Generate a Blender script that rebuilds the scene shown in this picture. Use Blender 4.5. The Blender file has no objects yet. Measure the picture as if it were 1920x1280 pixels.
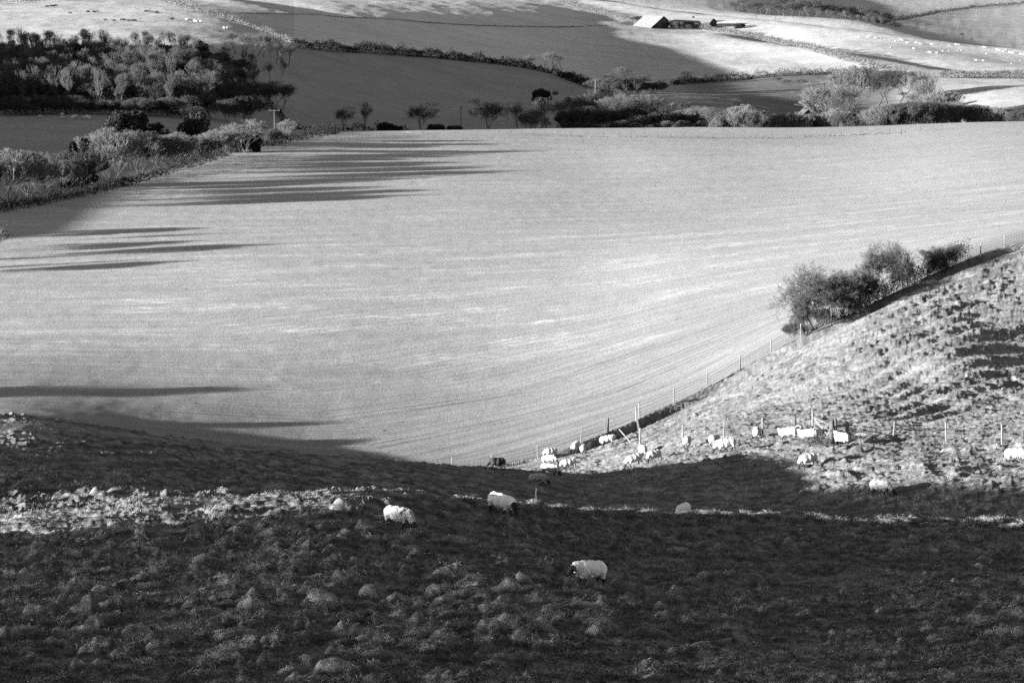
import bpy, math, random
import numpy as np
from mathutils import Vector, Matrix, noise as mnoise

# ------------------------------------------------------------------ camera
scene = bpy.context.scene
COL = scene.collection
FPX, TH = 5000.0, math.atan(790 / 5000.0)          # focal length in photo pixels, downward pitch
cam_d = bpy.data.cameras.new('camera')
cam = bpy.data.objects.new('camera', cam_d); COL.objects.link(cam)
cam_d.sensor_width = 36; cam_d.lens = 36 * FPX / 1920
cam_d.clip_start = 0.5; cam_d.clip_end = 20000
cam.location = (0, 0, 0); cam.rotation_euler = (math.pi / 2 - TH, 0, 0)
scene.camera = cam

# ------------------------------------------------------------------ light
SUN_AZ, SUN_EL = 24.0, 7.5        # light travels towards +x, turned 24 deg away from the camera
scene.view_settings.view_transform = 'Standard'
scene.view_settings.look = 'None'
scene.view_settings.gamma = 1
scene.view_settings.use_curve_mapping = False
scene.view_settings.exposure = 2.9
W = bpy.data.worlds.new('World'); scene.world = W; W.use_nodes = True
wn, wl = W.node_tree.nodes, W.node_tree.links
bg = wn['Background']
sky = wn.new('ShaderNodeTexSky'); sky.sky_type = 'NISHITA'; sky.sun_disc = False
sky.sun_elevation = math.radians(SUN_EL)
sky.air_density = .7; sky.dust_density = .4
sky.sun_rotation = math.radians(270 - SUN_AZ)
bw = wn.new('ShaderNodeRGBToBW')                   # black and white film
wl.new(sky.outputs[0], bw.inputs[0]); wl.new(bw.outputs[0], bg.inputs[0])
bg.inputs[1].default_value = 0.05
sun_d = bpy.data.lights.new('sun', 'SUN'); sun_d.energy = 5.0; sun_d.angle = math.radians(0.5)
sun_d.color = (1, 1, 1)
sun = bpy.data.objects.new('sun', sun_d); COL.objects.link(sun)
_a, _e = math.radians(SUN_AZ), math.radians(SUN_EL)
LDIR = Vector((math.cos(_e) * math.cos(_a), math.cos(_e) * math.sin(_a), -math.sin(_e)))
sun.rotation_euler = LDIR.to_track_quat('-Z', 'Y').to_euler()
cyc = scene.cycles
cyc.max_bounces = 4; cyc.diffuse_bounces = 2; cyc.glossy_bounces = 1; cyc.transparent_max_bounces = 4
cyc.use_denoising = False

# ------------------------------------------------------------------ terrain table
def slope_of(py):
    b = (640 - py) / FPX
    return (b * math.cos(TH) - math.sin(TH)) / (math.cos(TH) + b * math.sin(TH))

CC = [0, 320, 640, 960, 1120, 1280, 1600, 1920]
ROWS = [  # (distance, picture row) of a feature line at each column; rows run near to far
 [(3, 2200)] * 8,
 [(25, 1700)] * 8,
 [(58, 1292)] * 8,
 [(80, 1108), (80, 1100), (81, 1090), (83, 1090), (84, 1096), (85, 1104), (86, 1112), (87, 1116)],
 [(92, 1010), (94, 990), (96, 972), (103, 990), (109, 1004), (112, 1012), (115, 1022), (118, 1026)],
 [(97.5, 966), (99.5, 938), (101.5, 918), (110, 957), (117.5, 970), (120.5, 980), (123.5, 991), (127, 993)],
 [(102, 992), (103.5, 972), (105.5, 954), (116, 986), (122.5, 990), (126, 996), (129.5, 1006), (133.5, 1008)],
 [(119, 892), (124, 886), (133, 898), (143, 938), (144, 946), (143, 948), (142, 934), (140, 920)],
 [(139, 785), (143, 822), (151, 859), (166, 893), (175, 884), (172, 842), (163, 828), (153, 838)],
 [(149, 880), (153, 905), (164, 915), (186, 894), (192, 862), (195, 796), (192, 706), (196, 640)],
 [(205, 832), (205, 858), (203, 884), (203, 874), (208, 838), (216, 768), (224, 602), (240, 462)],
 [(238, 778), (236, 815), (231, 850), (226, 838), (229, 796), (240, 724), (250, 562), (266, 434)],
 [(280, 686), (280, 694), (280, 698), (280, 688), (280, 666), (280, 630), (283, 536), (290, 431)],
 [(320, 605), (320, 602), (320, 597), (320, 586), (320, 571), (322, 540), (325, 482), (322, 428)],
 [(450, 425), (450, 424), (450, 421), (450, 417), (450, 414), (450, 408), (450, 388), (415, 380)],
 [(600, 298), (600, 306), (600, 312), (600, 315), (600, 314), (600, 308), (600, 297), (560, 288)],
 [(640, 268), (650, 268), (700, 254), (720, 257), (720, 258), (720, 258), (720, 254), (720, 236)],
 [(690, 240), (700, 238), (770, 246), (790, 242), (790, 241), (790, 240), (790, 236), (790, 227)],
 [(740, 214), (750, 214), (840, 244), (870, 262), (875, 266), (880, 268), (880, 262), (870, 250)],
 [(800, 175), (810, 170), (900, 202), (950, 222), (950, 225), (950, 224), (1000, 222), (970, 214)],
 [(880, 120), (890, 118), (980, 148), (1050, 175), (1050, 183), (1050, 189), (1120, 177), (1070, 172)],
 [(960, 88), (970, 86), (1060, 96), (1160, 124), (1190, 152), (1220, 157), (1250, 139), (1230, 141)],
 [(1060, 50), (1070, 48), (1180, 62), (1330, 90), (1370, 100), (1400, 106), (1400, 98), (1400, 113)],
 [(1160, 18), (1180, 15), (1275, 32), (1435, 55), (1540, 58), (1580, 60), (1560, 62), (1500, 100)],
 [(1300, -8), (1330, -6), (1400, 8), (1590, 22), (1750, 25), (1800, 28), (1750, 40), (1620, 116)],
 [(1550, -14), (1600, -14), (1750, -20), (1840, -5), (2050, -3), (2100, 2), (1950, 60), (2000, 97)],
 [(2000, -22), (2050, -24), (2200, -36), (2400, -35), (2450, -32), (2500, -28), (2350, 30), (2350, 62)],
 [(3000, -75), (3000, -75), (3000, -75), (3100, -65), (3150, -60), (3200, -55), (3200, -8), (3200, 2)],
 [(5000, -90), (5000, -90), (5000, -90), (5000, -90), (5000, -88), (5000, -85), (5000, -80), (5000, -75)],
]
# columns beyond both sides of the frame: (column, distance factor, height change per row index)
def z_of(Y, py): return slope_of(py) * Y
NR = len(ROWS)
RY = np.array([[p[0] for p in r] for r in ROWS], float)
RZ = np.array([[z_of(*p) for p in r] for r in ROWS], float)
LIFT_L = np.array([0, 0, .3, .2, 0, -.4, 0, -.3, -1.5, -3, -1, -1.5, -1, -1, 0, .5, 1, 2, 3, 5, 5, 5, 2, 0, 0, 0, 0, 0, 0.])
LIFT_R = np.array([0, 0, -1, -1, -1, -1, -1, 0, 2, 4, 5, 5, 4, 4, 3, 2, 1, 1, 1, 1, 1, 1, 0, -1, -2, 0, 0, 0, 0.])
cx = [-4000, -1800, -700] + CC + [2500, 3400, 5500]
RY = np.concatenate([RY[:, :1] * 1.0, RY[:, :1], RY[:, :1], RY, RY[:, -1:], RY[:, -1:], RY[:, -1:]], 1)
RZ = np.concatenate([RZ[:, :1] + 2.6 * LIFT_L[:, None], RZ[:, :1] + 1.9 * LIFT_L[:, None], RZ[:, :1] + LIFT_L[:, None], RZ,
                     RZ[:, -1:] + LIFT_R[:, None], RZ[:, -1:] + 2 * LIFT_R[:, None], RZ[:, -1:] + 2.5 * LIFT_R[:, None]], 1)
cx = np.array(cx, float)

def pchip_slopes(x, y):                    # x (n), y (n, m) -> slopes (n, m)
    h = np.diff(x, axis=0); d = np.diff(y, axis=0) / h
    s = np.zeros_like(y)
    w1 = 2 * h[1:] + h[:-1]; w2 = h[1:] + 2 * h[:-1]
    ok = d[1:] * d[:-1] > 0
    with np.errstate(divide='ignore', invalid='ignore'):
        hm = (w1 + w2) / (w1 / d[:-1] + w2 / d[1:])
    s[1:-1] = np.where(ok, hm, 0)
    s[0], s[-1] = d[0], d[-1]
    return s
def hermite(x, y, s, k, q):                # all indexed arrays
    h = x[k + 1] - x[k]; u = (q - x[k]) / h
    a, b = y[k], y[k + 1]; sa, sb = s[k] * h, s[k + 1] * h
    return a * (1 + 2 * u) * (1 - u) ** 2 + sa * u * (1 - u) ** 2 + b * u * u * (3 - 2 * u) + sb * u * u * (u - 1)
def smooth_slopes(x, y):                   # Catmull-Rom style (smooth, may overshoot a little)
    s = np.zeros_like(y); h = np.diff(x, axis=0); d = np.diff(y, axis=0) / h
    s[1:-1] = (d[:-1] * h[1:] + d[1:] * h[:-1]) / (h[1:] + h[:-1]); s[0], s[-1] = d[0], d[-1]
    return s
# fine table T[column, log distance]
CG = np.arange(-4000, 5501, 20.0)
LY = np.linspace(math.log(3.0), math.log(5000.0), 1500)
def cols_eval(M):
    k = np.clip(np.searchsorted(cx, CG, 'right') - 1, 0, len(cx) - 2)
    x = cx[:, None]; y = M.T; s = pchip_slopes(x * np.ones_like(y), y) * .35 + smooth_slopes(x * np.ones_like(y), y) * .65
    h = (cx[k + 1] - cx[k])[:, None]; u = (CG[:, None] - cx[k][:, None]) / h
    a, b, sa, sb = y[k], y[k + 1], s[k] * h, s[k + 1] * h
    return a * (1 + 2 * u) * (1 - u) ** 2 + sa * u * (1 - u) ** 2 + b * u * u * (3 - 2 * u) + sb * u * u * (u - 1)
CYt = cols_eval(RY); CZt = cols_eval(RZ)          # (ncol, NR)
T = np.zeros((len(CG), len(LY)))
yy = np.exp(LY)
for i in range(len(CG)):
    X = CYt[i]; Z = CZt[i]
    s = .5 * pchip_slopes(X, Z) + .5 * smooth_slopes(X, Z)
    k = np.clip(np.searchsorted(X, yy, 'right') - 1, 0, NR - 2)
    T[i] = hermite(X, Z, s, k, yy)
# blur the table a little so no feature line shows as a crease, least in the foreground
for _ in range(3):
    T[:, 1:-1] = .25 * T[:, :-2] + .5 * T[:, 1:-1] + .25 * T[:, 2:]
    T[1:-1] = .25 * T[:-2] + .5 * T[1:-1] + .25 * T[2:]

def catmull(t):
    t2, t3 = t * t, t * t * t
    return (-.5 * t + t2 - .5 * t3, 1 - 2.5 * t2 + 1.5 * t3, .5 * t + 2 * t2 - 1.5 * t3, -.5 * t2 + .5 * t3)
def table(c, Y):
    a = np.clip((c - CG[0]) / 20.0, 1, len(CG) - 3.001); b = np.clip((np.log(np.maximum(Y, 3.01)) - LY[0]) / (LY[1] - LY[0]), 1, len(LY) - 3.001)
    i = a.astype(int); j = b.astype(int); wa = catmull(a - i); wb = catmull(b - j)
    r = 0
    for p in range(4):
        row = 0
        for q in range(4):
            row = row + wb[q] * T[i + p - 1, j + q - 1]
        r = r + wa[p] * row
    return r

CA, SA, TE = math.cos(_a), math.sin(_a), math.tan(_e)
# unseen hills west of the view, shaped for the shadow they cast: level of that shadow at t = 45 m, by s (distance across the light)
ZS = np.array([0, 40, 50, 60, 70, 78, 84, 90, 91.8, 93.2, 94.5, 108.8, 110.5, 112, 115, 120, 126, 134, 138, 141, 144, 150, 170, 195, 390, 415, 430, 500, 560, 610, 640, 690, 720, 735, 750, 780, 810, 840, 870, 900, 930, 960, 1000])
ZV = np.array([-7, -15.5, -17.5, -19.0, -20.2, -21.0, -21.9, -22.7, -23.3, -25.4, -26.8, -27.4, -26.2, -25.4, -25.1, -25.9, -27.2, -28.2, -28.8, -30.4, -32.6, -37, -60, -80, -80, -45, -42.3, -40.4, -38.2, -34.2, -31, -29, -30, -27, -22, -18.5, -15.5, -12.5, -10.5, -8.5, -8.5, -20, -80.])
def belt_zone(s): return ((s > 30) & (s < 91.5)) | ((s > 112) & (s < 150))
def sm(t): t = np.clip(t, 0, 1); return t * t * (3 - 2 * t)
# folds in the land: strips that fall away from the light
def _st(pts): 
    q = np.array([((c - 960) / FPX * Y, Y) for c, Y in pts]); s = q[:, 1] * CA - q[:, 0] * SA; t = q[:, 0] * CA + q[:, 1] * SA
    o = np.argsort(s); return s[o], t[o]
FOLDS = [(_st([(1010, 2030), (1040, 1960), (1200, 1880), (1300, 1800), (1450, 1680), (1600, 1580), (1750, 1510), (1900, 1480), (2100, 1440)]), 5.2, 24.0),
         (_st([(1370, 1560), (1400, 1510), (1500, 1440), (1600, 1380), (1700, 1310), (1760, 1270)]), 3.6, 17.0),
         (_st([(330, 1520), (380, 1420), (450, 1340), (540, 1270)]), 2.5, 20.0),
         (_st([(1440, 860), (1450, 930), (1455, 1010), (1450, 1090)]), 5.5, 42.0),
         (_st([(1590, 900), (1595, 960), (1600, 1040)]), 2.6, 20.0),
         (_st([(1900, 176), (1885, 186), (1885, 196), (1895, 204)]), .75, 3.4)]
def folds(s, t):
    r = 0
    for (ls, lt), A, w in FOLDS:
        u = (t - np.interp(s, ls, lt)) / w
        r = r - A * u * np.exp(-u * u / 2) * sm((s - ls[0] + w) / (2 * w)) * sm((ls[-1] + w - s) / (2 * w))
    return r
def hill_z(x, y):
    x = np.asarray(x, float); y = np.asarray(y, float)
    c = 960 + FPX * x / np.maximum(y, 1)
    base = table(c, y)
    s = y * CA - x * SA; t = x * CA + y * SA
    base = base + folds(s, t)
    ye = s / (CA + .2 * SA); te = -.2 * ye * CA + ye * SA
    D = 26 + .15 * np.abs(s)
    tc = te - 3 - D
    H = np.interp(s, ZS, ZV) - 4.8 * sm((s - 20) / 15) * sm((170 - s) / 15) + TE * (45 - tc)
    w = np.where(t > tc, np.clip(1 - (t - tc) / D, 0, 1) ** 1.5, sm(1 - (tc - t) / (1.6 * D + 20)))
    return base + np.maximum(0, H - base) * w

# ------------------------------------------------------------------ numpy noise
def _hash(ix, iy, seed):
    h = (ix.astype(np.int64) * 374761393 + iy.astype(np.int64) * 668265263 + seed * 1442695041) & 0xffffffff
    h = ((h ^ (h >> 13)) * 1274126177) & 0xffffffff
    h = ((h ^ (h >> 16)) * 2246822519) & 0xffffffff
    return ((h ^ (h >> 15)) & 0xffffff) / float(0xffffff)
def vnoise(x, y, seed=0):
    ix, iy = np.floor(x), np.floor(y); fx, fy = x - ix, y - iy
    fx = fx ** 3 * (fx * (fx * 6 - 15) + 10); fy = fy ** 3 * (fy * (fy * 6 - 15) + 10)
    a = _hash(ix, iy, seed); b = _hash(ix + 1, iy, seed); c_ = _hash(ix, iy + 1, seed); d = _hash(ix + 1, iy + 1, seed)
    return (a * (1 - fx) + b * fx) * (1 - fy) + (c_ * (1 - fx) + d * fx) * fy - .5
def fbm(x, y, o=4, seed=0):
    r = 0; a = 1.0
    for k in range(o):
        r = r + a * vnoise(x * 2 ** k + 17.3 * k, y * 2 ** k - 9.1 * k, seed + k); a *= .5
    return r
def tussock(x, y, cell, seed, rmin=.45, rmax=.8, keep=.8, stretch=1.0):
    """pointed mounds scattered on a jittered grid"""
    gx, gy = x / cell, y / (cell * stretch)
    ix, iy = np.floor(gx), np.floor(gy); out = np.zeros_like(gx)
    for dx in (-1, 0, 1):
        for dy in (-1, 0, 1):
            jx, jy = ix + dx, iy + dy
            px = jx + .1 + .8 * _hash(jx, jy, seed); py = jy + .1 + .8 * _hash(jx, jy, seed + 1)
            r = rmin + (rmax - rmin) * _hash(jx, jy, seed + 2)
            hgt = np.where(_hash(jx, jy, seed + 3) < keep, .35 + .65 * _hash(jx, jy, seed + 4), 0)
            ex = .7 + .6 * _hash(jx, jy, seed + 5)
            d = np.sqrt(((gx - px) * ex) ** 2 + ((gy - py) / ex) ** 2) / r
            u = np.clip(1 - d, 0, 1)
            out = np.maximum(out, hgt * (.5 * u + .5 * sm(1.15 * u)))
    return out

_bc = CG; _bY = CYt[:, 10]
def border_Y(c): return np.interp(c, _bc, _bY)        # the fence between crop field and rough pasture
def rough_relief(x, y, mask=False):
    """tussocks of the rough pasture, in metres"""
    c = 960 + FPX * x / np.maximum(y, 1)
    wx = x + .5 * fbm(x / 1.6, y / 1.6, 2, 91) + .2 * vnoise(x / .33, y / .4, 92); wy = y + .7 * fbm(x / 1.9, y / 1.9, 2, 95) + .16 * vnoise(x / .36, y / .4, 96)
    dens = np.clip(.80 + .9 * fbm(x / 9, y / 12, 2, 5), .12, 1)
    fg = .70 + .30 * sm((126 - y) / 10)
    so = sm((y - 128) / 20)                            # on the far slope the tufts lie along the contour
    ux = x + .55 * so * y; uy = y - .55 * so * x * 0
    ax_, ay_ = (wx + .35 * so * (y - 160)) * (.52 - .14 * so), wy * (1.45 - .25 * so)
    t1 = dens * tussock(ax_, ay_, .80, 11, .38, .66, .66, .95); t2 = np.clip(dens + .2, 0, 1) * tussock(ax_ * 1.15, wy * 1.2, .46, 31, .4, .75, .7, .9)
    if mask: return np.clip(1.5 * t1 + .8 * t2, 0, 1)
    yl = np.interp(c, CG, CYt[:, 5])
    lip = np.exp(-((y - yl) / 2.6) ** 2)
    r = fg * ((.42 + .06 * sm((122 - y) / 10)) * t1 + .29 * t2 + .10 * (.5 - np.abs(fbm(x / .5, y / .45, 3, 55)))) * (1 - .75 * lip) + (.06 + .28 * sm((c - 860) / 200)) * np.exp(-((y - yl) / 1.4) ** 2)
    r += .07 * tussock(x, y, .3, 51, .4, .7, .8, 1.4)
    r += (.18 + .12 * fg) * fbm(x / 3.4, y / 4.5, 3, 71) + .05 * fbm(x / .3, y / .4, 2, 77)
    b = border_Y(c)
    near = sm((b - 1.0 - y) / 6.0)                     # smoother along the fence
    r = r * (.25 + .75 * near)
    # low bank thrown up along the fence line
    bank = (1 - .5 * sm((c - 1480) / 150)) * sm((y - (b - 1.3)) / 1.0) * sm((c - 940) / 200)
    path = np.exp(-((y - np.interp(c, [-4000, 0, 320, 640, 900, 960], [135, 133, 138, 147, 165, 168])) / 2.4) ** 2) * sm((940 - c) / 120)
    r = r * (1 - .85 * path) +   .85 * bank * sm((b + 6 - y) / 5)
    # sheep tracks contouring the slope on the right, and two hollows
    s_ = (y - b)
    terr = sm((c - 1350) / 300) * (.16 * np.sin((s_ + 1.4 * fbm(x / 6, y / 10, 2, 41)) * 1.15))
    r = r + terr * sm((y - 160) / 12)
    r = r + 1.1 * fbm(x / 16, y / 26, 2, 61) * sm((y - 118) / 15) * sm((b - y) / 20)
    return r
def field_relief(x, y):
    return .5 * fbm(x / 45, y / 90, 2, 101) * sm((y - 260) / 60) + .035 * fbm(x / 2.2, y / 5, 2, 105)
def far_relief(x, y):
    return (1.2 * fbm(x / 70, y / 130, 3, 111) + .25 * fbm(x / 9, y / 20, 2, 115)) * sm((y - 820) / 150)
def ground_z(x, y, detail=True):
    x = np.atleast_1d(np.asarray(x, float)); y = np.atleast_1d(np.asarray(y, float))
    z = hill_z(x, y)
    if detail:
        c = 960 + FPX * x / np.maximum(y, 1)
        z = z + np.where(y < border_Y(c) + 0.0, rough_relief(x, y), field_relief(x, y) + far_relief(x, y) + .85 * (1 - .5 * sm((c - 1480) / 150)) * sm((c - 940) / 200) * sm((border_Y(c) + 6 - y) / 5))
    return z
def gz(x, y): return float(ground_z(x, y)[0])

# where the ray through a photo pixel meets the ground, between two distances
def hit(px, py, y0=40, y1=4500):
    Y = np.exp(np.linspace(math.log(y0), math.log(y1), 4000))
    m = slope_of(py); b = (640 - py) / FPX
    X = (px - 960) / FPX / (math.cos(TH) + b * math.sin(TH)) * Y
    z = ground_z(X, Y); dlt = m * Y - z
    k = np.where(dlt < 0)[0]
    if len(k) == 0: k = [int(np.argmin(dlt))]
    k = k[0]
    return float(X[k]), float(Y[k]), float(z[k])
# ------------------------------------------------------------------ tags and mesh helpers
def tag(o, label=None, cat=None, group=None, kind=None):
    if label: o['label'] = label
    if cat: o['category'] = cat
    if group: o['group'] = group
    if kind: o['kind'] = kind
    return o
def mesh_np(name, V, F, mats=(), smooth=True, parent=None, attrs=None, fm=None):
    """V (n,3); F (m,k) with k = 3 or 4"""
    me = bpy.data.meshes.new(name)
    V = np.ascontiguousarray(V, dtype=np.float32); F = np.ascontiguousarray(F, dtype=np.int32)
    n, k = F.shape
    me.vertices.add(len(V)); me.vertices.foreach_set('co', V.ravel())
    me.loops.add(n * k); me.loops.foreach_set('vertex_index', F.ravel())
    me.polygons.add(n); me.polygons.foreach_set('loop_start', np.arange(0, n * k, k, dtype=np.int32))
    for m in mats: me.materials.append(m)
    if fm is not None: me.polygons.foreach_set('material_index', np.ascontiguousarray(fm, dtype=np.int32))
    me.polygons.foreach_set('use_smooth', np.full(n, bool(smooth)))
    for an, av in (attrs or {}).items():
        at = me.attributes.new(an, 'FLOAT', 'POINT'); at.data.foreach_set('value', np.ascontiguousarray(av, dtype=np.float32))
    me.update(); me.validate(verbose=False) if False else None
    o = bpy.data.objects.new(name, me); COL.objects.link(o)
    if parent: o.parent = parent
    return o

class NT:
    """tiny node helper"""
    def __init__(s, name, rough=.95):
        s.m = bpy.data.materials.new(name); s.m.use_nodes = True
        s.t = s.m.node_tree; s.n = s.t.nodes; s.l = s.t.links
        s.b = s.n['Principled BSDF']; s.b.inputs['Roughness'].default_value = rough
        s.b.inputs['Specular IOR Level'].default_value = .15
    def new(s, typ, **kw):
        n = s.n.new(typ)
        for k, v in kw.items(): setattr(n, k, v)
        return n
    def lk(s, a, b): s.l.new(a, b)
    def pos(s, scale=(1, 1, 1), rz=0, obj=False):
        m = s.new('ShaderNodeMapping'); m.inputs['Scale'].default_value = scale; m.inputs['Rotation'].default_value = (0, 0, rz)
        if obj: s.lk(s.new('ShaderNodeTexCoord').outputs['Object'], m.inputs[0])
        else: s.lk(s.new('ShaderNodeNewGeometry').outputs['Position'], m.inputs[0])
        return m.outputs[0]
    def noise(s, vec, scale, detail=3, rough=.6):
        n = s.new('ShaderNodeTexNoise'); n.inputs['Scale'].default_value = scale; n.inputs['Detail'].default_value = detail
        n.inputs['Roughness'].default_value = rough; s.lk(vec, n.inputs['Vector']); return n.outputs['Fac']
    def math(s, op, a, b=None, c=None):
        n = s.new('ShaderNodeMath', operation=op)
        for i, v in enumerate((a, b, c)):
            if v is None: continue
            if isinstance(v, (int, float)): n.inputs[i].default_value = v
            else: s.lk(v, n.inputs[i])
        return n.outputs[0]
    def maprange(s, v, a, b, c, d):
        n = s.new('ShaderNodeMapRange'); s.lk(v, n.inputs[0])
        for i, q in enumerate((a, b, c, d)): n.inputs[i + 1].default_value = q
        return n.outputs[0]
    def color(s, v):
        n = s.new('ShaderNodeCombineColor')
        for i in range(3): s.lk(v, n.inputs[i])
        s.lk(n.outputs[0], s.b.inputs['Base Color'])
    def attr(s, name):
        n = s.new('ShaderNodeAttribute'); n.attribute_name = name; return n.outputs['Fac']
    def bump(s, h, dist, strength=1.0):
        n = s.new('ShaderNodeBump'); n.inputs['Distance'].default_value = dist; n.inputs['Strength'].default_value = strength
        s.lk(h, n.inputs['Height']); s.lk(n.outputs[0], s.b.inputs['Normal'])

def flat_mat(name, v, var=.25, scale=6., rough=.9, bump=0.0, obj=True, stretch=(1, 1, 1)):
    t = NT(name, rough); p = t.pos(stretch, obj=obj)
    f = t.noise(p, scale, 3)
    t.color(t.maprange(f, .25, .75, v * (1 - var), v * (1 + var)))
    if bump: t.bump(f, bump)
    return t.m

# rough pasture
t = NT('rough_grass'); p = t.pos((1, .6, 1))
f1 = t.noise(p, 2.6, 6, .7); f2 = t.noise(t.pos((1, 1, 1)), .35, 3)
f3 = t.noise(t.pos((26, 9, 26)), 1.0, 3, .8)
sw = t.attr('sward'); tu = t.attr('tus')
flank = t.maprange(t.math('ABSOLUTE', t.math('SUBTRACT', tu, .48)), .04, .46, 0, 1)  # darker tussock grass; the flank darkening also stands in for shading
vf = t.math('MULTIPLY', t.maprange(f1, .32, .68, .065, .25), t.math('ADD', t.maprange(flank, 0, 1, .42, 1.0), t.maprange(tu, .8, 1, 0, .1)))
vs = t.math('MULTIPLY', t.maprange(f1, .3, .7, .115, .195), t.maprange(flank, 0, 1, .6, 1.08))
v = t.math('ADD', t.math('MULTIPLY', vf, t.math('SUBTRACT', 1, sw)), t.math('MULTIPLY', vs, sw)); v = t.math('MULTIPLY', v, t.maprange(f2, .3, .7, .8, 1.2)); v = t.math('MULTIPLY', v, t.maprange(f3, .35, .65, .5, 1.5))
t.color(v)
t.bump(t.math('ADD', f3, t.math('MULTIPLY', f1, 1.5)), .09, .9)
M_ROUGH = t.m
# young crop field: drill rows, wheel marks and paler streaks
t = NT('crop'); pw = t.pos((1, 1, 1))
du, dv = t.attr('du'), t.attr('dv')
streak = t.noise(t.pos((.05, .16, .1), .12), 1.0, 5, .62)
streak2 = t.noise(t.pos((.4, 1.1, 1), .1), 1.0, 4, .7)
fine = t.noise(t.pos((1.6, 1.0, 1.3), .2), 1.9, 6, .8)
base = t.maprange(streak, .35, .65, .205, .24)
mixs = t.math('MULTIPLY', t.maprange(streak, .50, .62, 0, 1), t.maprange(streak2, .5, .62, 0, 1))
sep = t.new('ShaderNodeSeparateXYZ'); t.lk(pw, sep.inputs[0])
band = t.math('MULTIPLY', t.maprange(sep.outputs[1], 255, 300, 0, 1), t.maprange(sep.outputs[1], 400, 500, 1, .25))
base = t.math('ADD', base, t.math('MULTIPLY', t.math('MULTIPLY', mixs, band), .16))
base = t.math('MULTIPLY', base, t.maprange(fine, .3, .7, .78, 1.22))
speck = t.maprange(t.noise(t.pos((1, .45, 1)), .9, 2, .5), .735, .76, 1, .45)
base = t.math('MULTIPLY', base, speck)
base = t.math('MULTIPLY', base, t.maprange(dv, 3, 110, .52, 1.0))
cb = t.new('ShaderNodeCombineXYZ'); t.lk(t.math('MULTIPLY', du, .03), cb.inputs[0]); t.lk(t.math('MULTIPLY', dv, .9), cb.inputs[1])
lines = t.noise(cb.outputs[0], 1.0, 4, .75)
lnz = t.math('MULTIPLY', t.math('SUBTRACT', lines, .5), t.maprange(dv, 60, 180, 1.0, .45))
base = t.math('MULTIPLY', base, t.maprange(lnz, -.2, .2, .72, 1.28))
BASE = base
# wheel marks: pairs of ruts that follow the fence
h = t.math('MULTIPLY', fine, 1.0)
def rut(dist, w):
    a = t.math('ABSOLUTE', t.math('SUBTRACT', dv, dist))
    return t.maprange(a, w * .5, w, 1, 0)
wob = t.math('SINE', t.math('MULTIPLY', t.math('ADD', du, t.math('MULTIPLY', t.math('ABSOLUTE', t.math('SUBTRACT', t.math('PINGPONG', dv, .28), .14)), 3.0)), 16.0))
tracks = None
for d0, wd, amp in ((3.2, .62, 2.0), (5.5, .62, 2.0), (9.5, .3, 1.1), (11.6, .3, 1.0), (14.2, .3, .6), (17.6, .34, .8), (19.6, .34, .9), (24.8, .3, .8), (28.6, .3, .5), (31.5, .36, .8), (33.5, .36, .7), (39.5, .4, .5), (46.5, .4, .6), (48.6, .4, .6)):
    r_ = t.math('MULTIPLY', rut(d0, wd), amp)
    tracks = r_ if tracks is None else t.math('ADD', tracks, r_)
tracks = t.math('MULTIPLY', tracks, t.maprange(t.noise(t.pos((.22, .22, .22)), 1.0, 3, .7), .38, .62, .25, 1.15))
tread = t.math('MULTIPLY', tracks, t.maprange(wob, -.3, .3, 0, 1.2))
rows = t.math('SINE', t.math('MULTIPLY', dv, 7.5))
rowamp = t.maprange(t.noise(t.pos((.12, .12, .12)), 1.0, 2), .4, .62, 0.15, .8)
rown = t.math('MULTIPLY', t.math('MULTIPLY', rows, rowamp), t.maprange(dv, 2, 90, 1.2, .4))
t.color(t.math('MULTIPLY', BASE, t.math('MULTIPLY', t.maprange(t.math('ADD', t.math('MULTIPLY', tracks, .4), tread), 0, 2, 1, .45), t.maprange(rown, -.6, .6, 1.1, .9))))
h = t.math('ADD', h, t.math('MULTIPLY', lnz, 3.0))
h = t.math('SUBTRACT', t.math('ADD', h, t.math('MULTIPLY', rown, .35)), t.math('ADD', t.math('MULTIPLY', tracks, .5), t.math('MULTIPLY', tread, .7)))
t.bump(h, .12, .8)
M_CROP = t.m
# distant fields
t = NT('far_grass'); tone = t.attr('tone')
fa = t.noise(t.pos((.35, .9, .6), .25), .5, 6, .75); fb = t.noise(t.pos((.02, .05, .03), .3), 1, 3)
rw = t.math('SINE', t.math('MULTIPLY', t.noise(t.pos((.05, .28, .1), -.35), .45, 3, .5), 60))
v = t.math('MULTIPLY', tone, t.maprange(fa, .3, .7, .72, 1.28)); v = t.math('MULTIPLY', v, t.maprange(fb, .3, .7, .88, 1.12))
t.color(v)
t.bump(t.math('ADD', fa, t.math('MULTIPLY', rw, .10)), .55, .7)
M_FAR = t.m

# ------------------------------------------------------------------ ground sheets
cc = np.concatenate([np.linspace(-3800, -700, 26)[:-1], np.linspace(-700, -40, 60)[:-1], np.linspace(-40, 1960, 1120)[:-1], np.linspace(1960, 2900, 60)[:-1], np.linspace(2900, 5200, 22)])
def seg(a, b, n): return np.exp(np.linspace(math.log(a), math.log(b), n))[:-1]
Yr = np.concatenate([seg(4, 54, 36), seg(54, 122, 430), seg(122, 196, 330), seg(196, 275, 150), seg(275, 830, 300), seg(830, 1950, 230), seg(1950, 4900, 40), [4900]])
CM, YM = np.meshgrid(cc, Yr)
XM = (CM - 960) / FPX * YM
ZM = ground_z(XM.ravel(), YM.ravel()).reshape(XM.shape)
NRr, NCc = CM.shape
idx = np.arange(NRr * NCc).reshape(NRr, NCc)
quads = np.stack([idx[:-1, :-1], idx[:-1, 1:], idx[1:, 1:], idx[1:, :-1]], -1).reshape(-1, 4)
qc = .25 * (CM[:-1, :-1] + CM[:-1, 1:] + CM[1:, 1:] + CM[1:, :-1]).ravel()
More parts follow.
